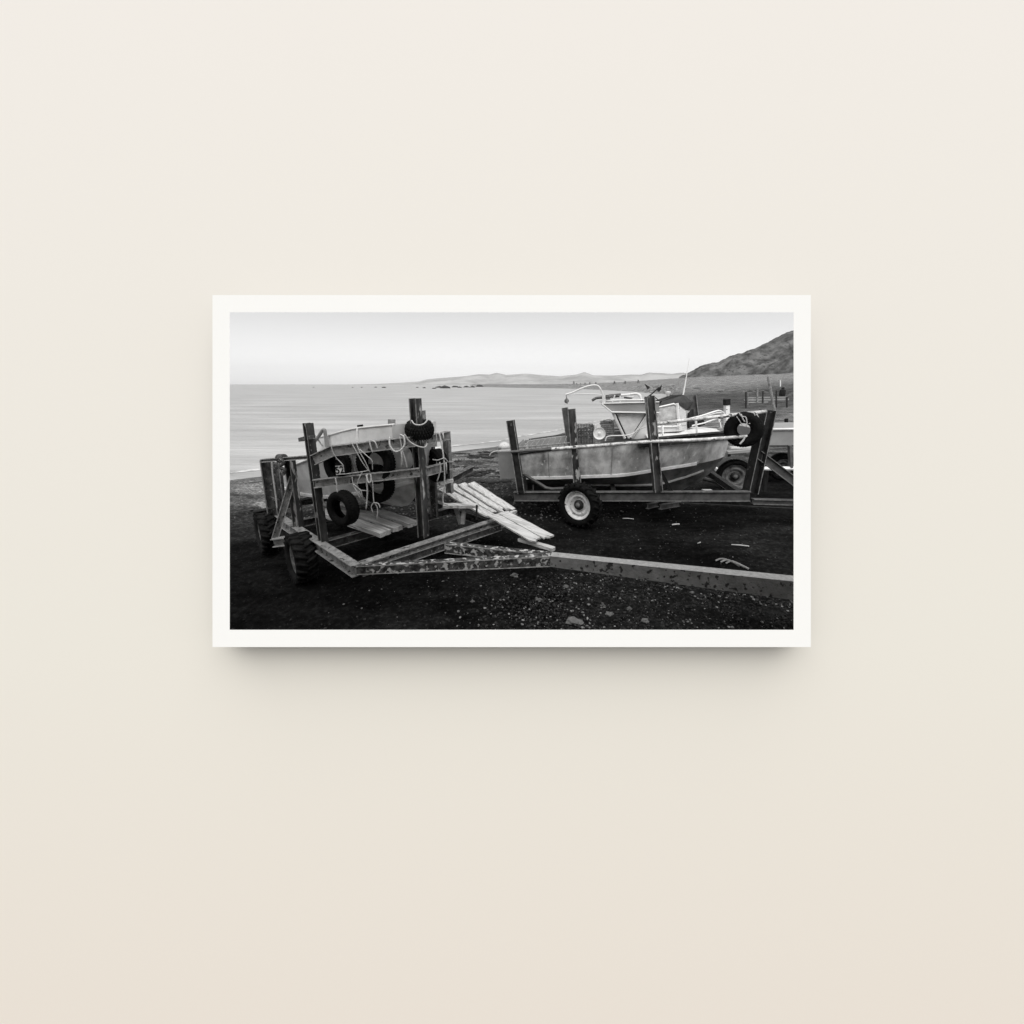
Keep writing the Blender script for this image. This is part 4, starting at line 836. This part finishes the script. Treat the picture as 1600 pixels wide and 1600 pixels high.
# ================================================================== bushes on the far flat, rocks off the spit
def bush(px, py, h, Yd):
    bm = BM(); c = W(px, py, Yd); c.z = gh(c.x / c.y, Yd) - .1
    for k in range(260):
        a = R.uniform(0, 2 * math.pi); z = R.random(); r = h * .5 * (1 - z * .6) * math.sqrt(R.random()) * (1.15 if z < .6 else .9)
        p = c + Vector((math.cos(a) * r, math.sin(a) * r, z * h)); s = h * .09
        q = [p + Vector((R.uniform(-s, s), R.uniform(-s, s), R.uniform(-s, s))) for _ in range(3)]
        bm.faces.new([bm.verts.new(v) for v in q])
    t = thing('bush', 'x', 'bush', c, 'bushes along the far shore')
    obj('crown', bm, bushm, t); bm = BM(); tube(bm, [c, c + Vector((0, 0, h * .5))], h * .04, 5, False, r1=h * .02); obj('trunk', bm, M['wooddark'], t); return t
bushm = mat('dark leaves', .03, .08, 1, .9)
bl = ['largest dark bush on the far shore, leftmost above the hoist arm', 'very small bush right of the largest far shore bush', 'faint bush, third from the left on the far shore', 'bush in the middle of the far shore row above the hoist arm',
      'bush fifth from the left on the far shore', 'bush directly above the bend of the hoist arm', 'bush on the far shore above the left end of the hardtop', 'bush on the far shore above the middle of the hardtop', 'far shore bush nearest the anchor flukes']
for (x_, y_, h_), lb in zip(((896.5, 599.6, 2.2), (901, 599.8, 1.1), (907, 599.6, 1.1), (914, 599.4, 1.5), (921.5, 599.2, 1.7), (931, 599, 1.6), (960, 599, 1.9), (976.5, 598.8, 1.8), (997, 598.6, 1.8)), bl):
    bush(x_, y_, h_ * 1.35, 420 if x_ < 940 else 330)['label'] = lb
rk = [(490, 605.3, .5), (551, 605.3, .5), (565, 605.2, .6), (587, 605, .8), (600, 605.5, 1.1), (652, 605.3, .7), (663, 606, .8), (678, 607, .9), (686, 605.3, 1.9), (695, 606.3, 2.2), (711, 604.8, 1.9), (718, 605.4, 1.2), (729, 604.9, 1.7), (738, 605, 1.6), (749, 604, 2.6)]
for i, (x_, y_, r_) in enumerate(rk):
    c = G(x_, y_ + .4, SEA); bm = BM(); blob(bm, (c.x, c.y, SEA), r_ * 1.3, 2, (1.5, 1, .7), i + 2, .5)
    single('sea_rock', bm, M['rockdark'], 'dark rock breaking the sea surface off the end of the far spit', 'rock', 'rocks off the spit', True)

# ================================================================== foreground stones, debris, weed
def gz(x, y): return gh(x / y, y) + .0
def pebbles(nm, n_, fn, m, rmin, rmax, sd):
    r = random.Random(sd); vs, fs = [], []
    t = bmesh.new(); bmesh.ops.create_icosphere(t, subdivisions=1, radius=1); base = [v.co.copy() for v in t.verts]; tri = [[v.index for v in f.verts] for f in t.faces]; t.free()
    k = 0
    while k < n_:
        p = fn(r)
        if p is None: continue
        k += 1; rad = rmin * (rmax / rmin) ** (r.random() ** 2.6); a = r.uniform(0, 6.3); sq = (r.uniform(.7, 1.4), r.uniform(.6, 1), r.uniform(.4, .8)); o_ = len(vs)
        ca, sa = math.cos(a), math.sin(a); z0 = gz(p[0], p[1]) + noise.noise(Vector((p[0], p[1], 0)) * .9) * .045 + noise.noise(Vector((p[0], p[1], 0)) * 2.7 + Vector((4, 0, 0))) * .03
        for b_ in base:
            j = 1 + r.uniform(-.22, .22); x, y, z = b_.x * sq[0] * j, b_.y * sq[1] * j, b_.z * sq[2] * j
            vs.append((p[0] + (x * ca - y * sa) * rad, p[1] + (x * sa + y * ca) * rad, z0 + (z + .15) * rad))
        fs += [[i + o_ for i in f] for f in tri]
    me = bpy.data.meshes.new(nm); me.from_pydata(vs, [], fs); me.materials.append(m); o = bpy.data.objects.new(nm, me); COL.objects.link(o); o['kind'] = 'stuff'; return o
def f_near(r):
    y = r.uniform(3.55, 5.2) ; x = r.uniform(-2.2, 4.2)
    if r.random() > sm((x + .9) / 1.6) * .95 + .05: return None
    return (x, y)
def f_mid(r):
    y = 4.6 + 5 * r.random() ** 1.5; x = r.uniform(-1.2, 5.5)
    if r.random() > .5: return None
    return (x, y)
def f_left(r): return (r.uniform(-4.5, 0), r.uniform(3.5, 7.5))
def f_back(r):
    y = r.uniform(7.5, 15); return (r.uniform(-.6, .25) * y * (1 if r.random() < .8 else 2), y)
pm = lambda nm, a, b_: mat(nm, a, b_, 30, .9, lo=.45, hi=.7)
pebbles('gravel', 15000, f_near, pm('dark gravel', .010, .06), .006, .024, 1)
pebbles('pebbles', 2200, f_near, pm('grey pebbles', .12, .48), .004, .022, 2)
pebbles('scattered_grit', 2200, f_mid, pm('dark grit', .02, .07), .006, .02, 3)
pebbles('scattered_pebbles', 260, f_mid, pm('mid pebbles', .08, .3), .006, .018, 5)
pebbles('fine_grit', 1600, f_left, pm('left grit', .008, .03), .006, .02, 4)
pebbles('beach_gravel', 5000, f_back, pm('beach gravel', .06, .2), .012, .04, 6)
stn = [((895, 974), .085, 'stone', 'largest rounded stone at the bottom edge of the foreground gravel'), ((1007, 971), .04, 'stone', 'pale pebble near the bottom edge right of the largest stone'), ((951, 961), .05, 'stone', 'upright pale stone on the dark gravel above the largest stone'),
       ((942, 948), .035, 'stone', 'small pale stone above the upright one'), ((804, 900), .05, 'stone', 'grey stone at the left edge of the gravel under the drawbar'), ((884, 917), .035, 'stone', 'pale stone just right of the hollow under the tongue'),
       ((843, 938), .035, 'stone', 'light stone left of centre on the foreground gravel'), ((1081, 928), .04, 'stone', 'flat light stone beneath the middle of the tongue'), ((1210, 947), .045, 'stone', 'pale wedge shaped stone under the right end of the tongue'),
       ((983, 952), .035, 'stone', 'oval pale stone between the upright stone and the tongue'), ((738, 941), .03, 'stone', 'lone pale stone on the dark sand left of the gravel')]
for i, ((x_, y_), r_, m_, lb) in enumerate(stn):
    c = G(x_, y_, 0); bm = BM(); blob(bm, (c.x, c.y, gz(c.x, c.y) + r_ * .15), r_ * .85, 2, (1.2, .8, .65), i + 11, .9); single('stone', bm, M[m_], lb, 'stone', 'larger foreground stones', False)
deb = [((1143, 851), (1170, 853.5), .035, 'driftwood', 'straight pale stick lying on the dark sand at the right'), ((1050, 820), (1061, 819), .05, 'driftwood', 'small pale scrap on the sand below the right trailer'), ((973, 810), (990, 811), .03, 'driftwood', 'curved pale splinter in the shade right of the white wheel'), ((1090, 849), (1094, 847), .03, 'driftwood', 'tiny pale chip on the sand between trailer and tongue')]
for (a, b_, w_, nm, lb) in deb:
    p, q = G(*a, .02), G(*b_, .02); bm = BM(); mid = (p + q) / 2 + Vector((0, -.04, .02)); tube(bm, [p, mid, q], w_ / 3.6, 6); single(nm, bm, M['wood'], lb, 'driftwood')
bm = BM()
for k in range(3): tube(bm, [G(1118 + 8 * k, 876 + 2 * k, .02), G(1128 + 8 * k, 873 + 2 * k, .05), G(1142 + 8 * k, 877 + 3 * k, .05), G(1156 + 7 * k, 885 + 2 * k, .02)], .014, 5)
single('driftwood', bm, M['wooddark'], 'grey tangle of driftwood beyond the middle of the tongue', 'driftwood')
# dried weed drifts
r = random.Random(9); bm = BM()
for (x_, y_) in [(722, 728), (745, 722), (760, 716), (700, 737), (742, 752), (758, 745), (775, 712), (727, 747), (690, 716), (774, 762), (736, 739), (715, 712)]:
    c = G(x_, y_, -.15)
    for k in range(14): blob(bm, (c.x + r.gauss(0, .28), c.y + r.gauss(0, .10), gz(c.x, c.y) + .01), r.uniform(.04, .12), 1, (1.6, .8, .3), r.random() * 50, .5)
wd = structure('dried_weed', bm, M['weed'], True, 'stuff')

# ================================================================== sea air: far hills fade in it
bm = BM()
lo, hi = Vector((-13000, -60, -3.2)), Vector((13000, 4600, 190))
v = [bm.verts.new((x, y, z)) for x in (lo.x, hi.x) for y in (lo.y, hi.y) for z in (lo.z, hi.z)]
for f in ((0, 1, 3, 2), (4, 6, 7, 5), (0, 4, 5, 1), (2, 3, 7, 6), (0, 2, 6, 4), (1, 5, 7, 3)): bm.faces.new([v[i] for i in f])
hm = bpy.data.materials.new('sea air'); hm.use_nodes = True; n = hm.node_tree; n.nodes.clear()
pv = n.nodes.new('ShaderNodeVolumePrincipled'); pv.inputs['Color'].default_value = (.97, .97, .97, 1); pv.inputs['Density'].default_value = .00009; pv.inputs['Anisotropy'].default_value = .2
mo = n.nodes.new('ShaderNodeOutputMaterial'); n.links.new(pv.outputs[0], mo.inputs['Volume'])
structure('haze', bm, hm, False, 'stuff')
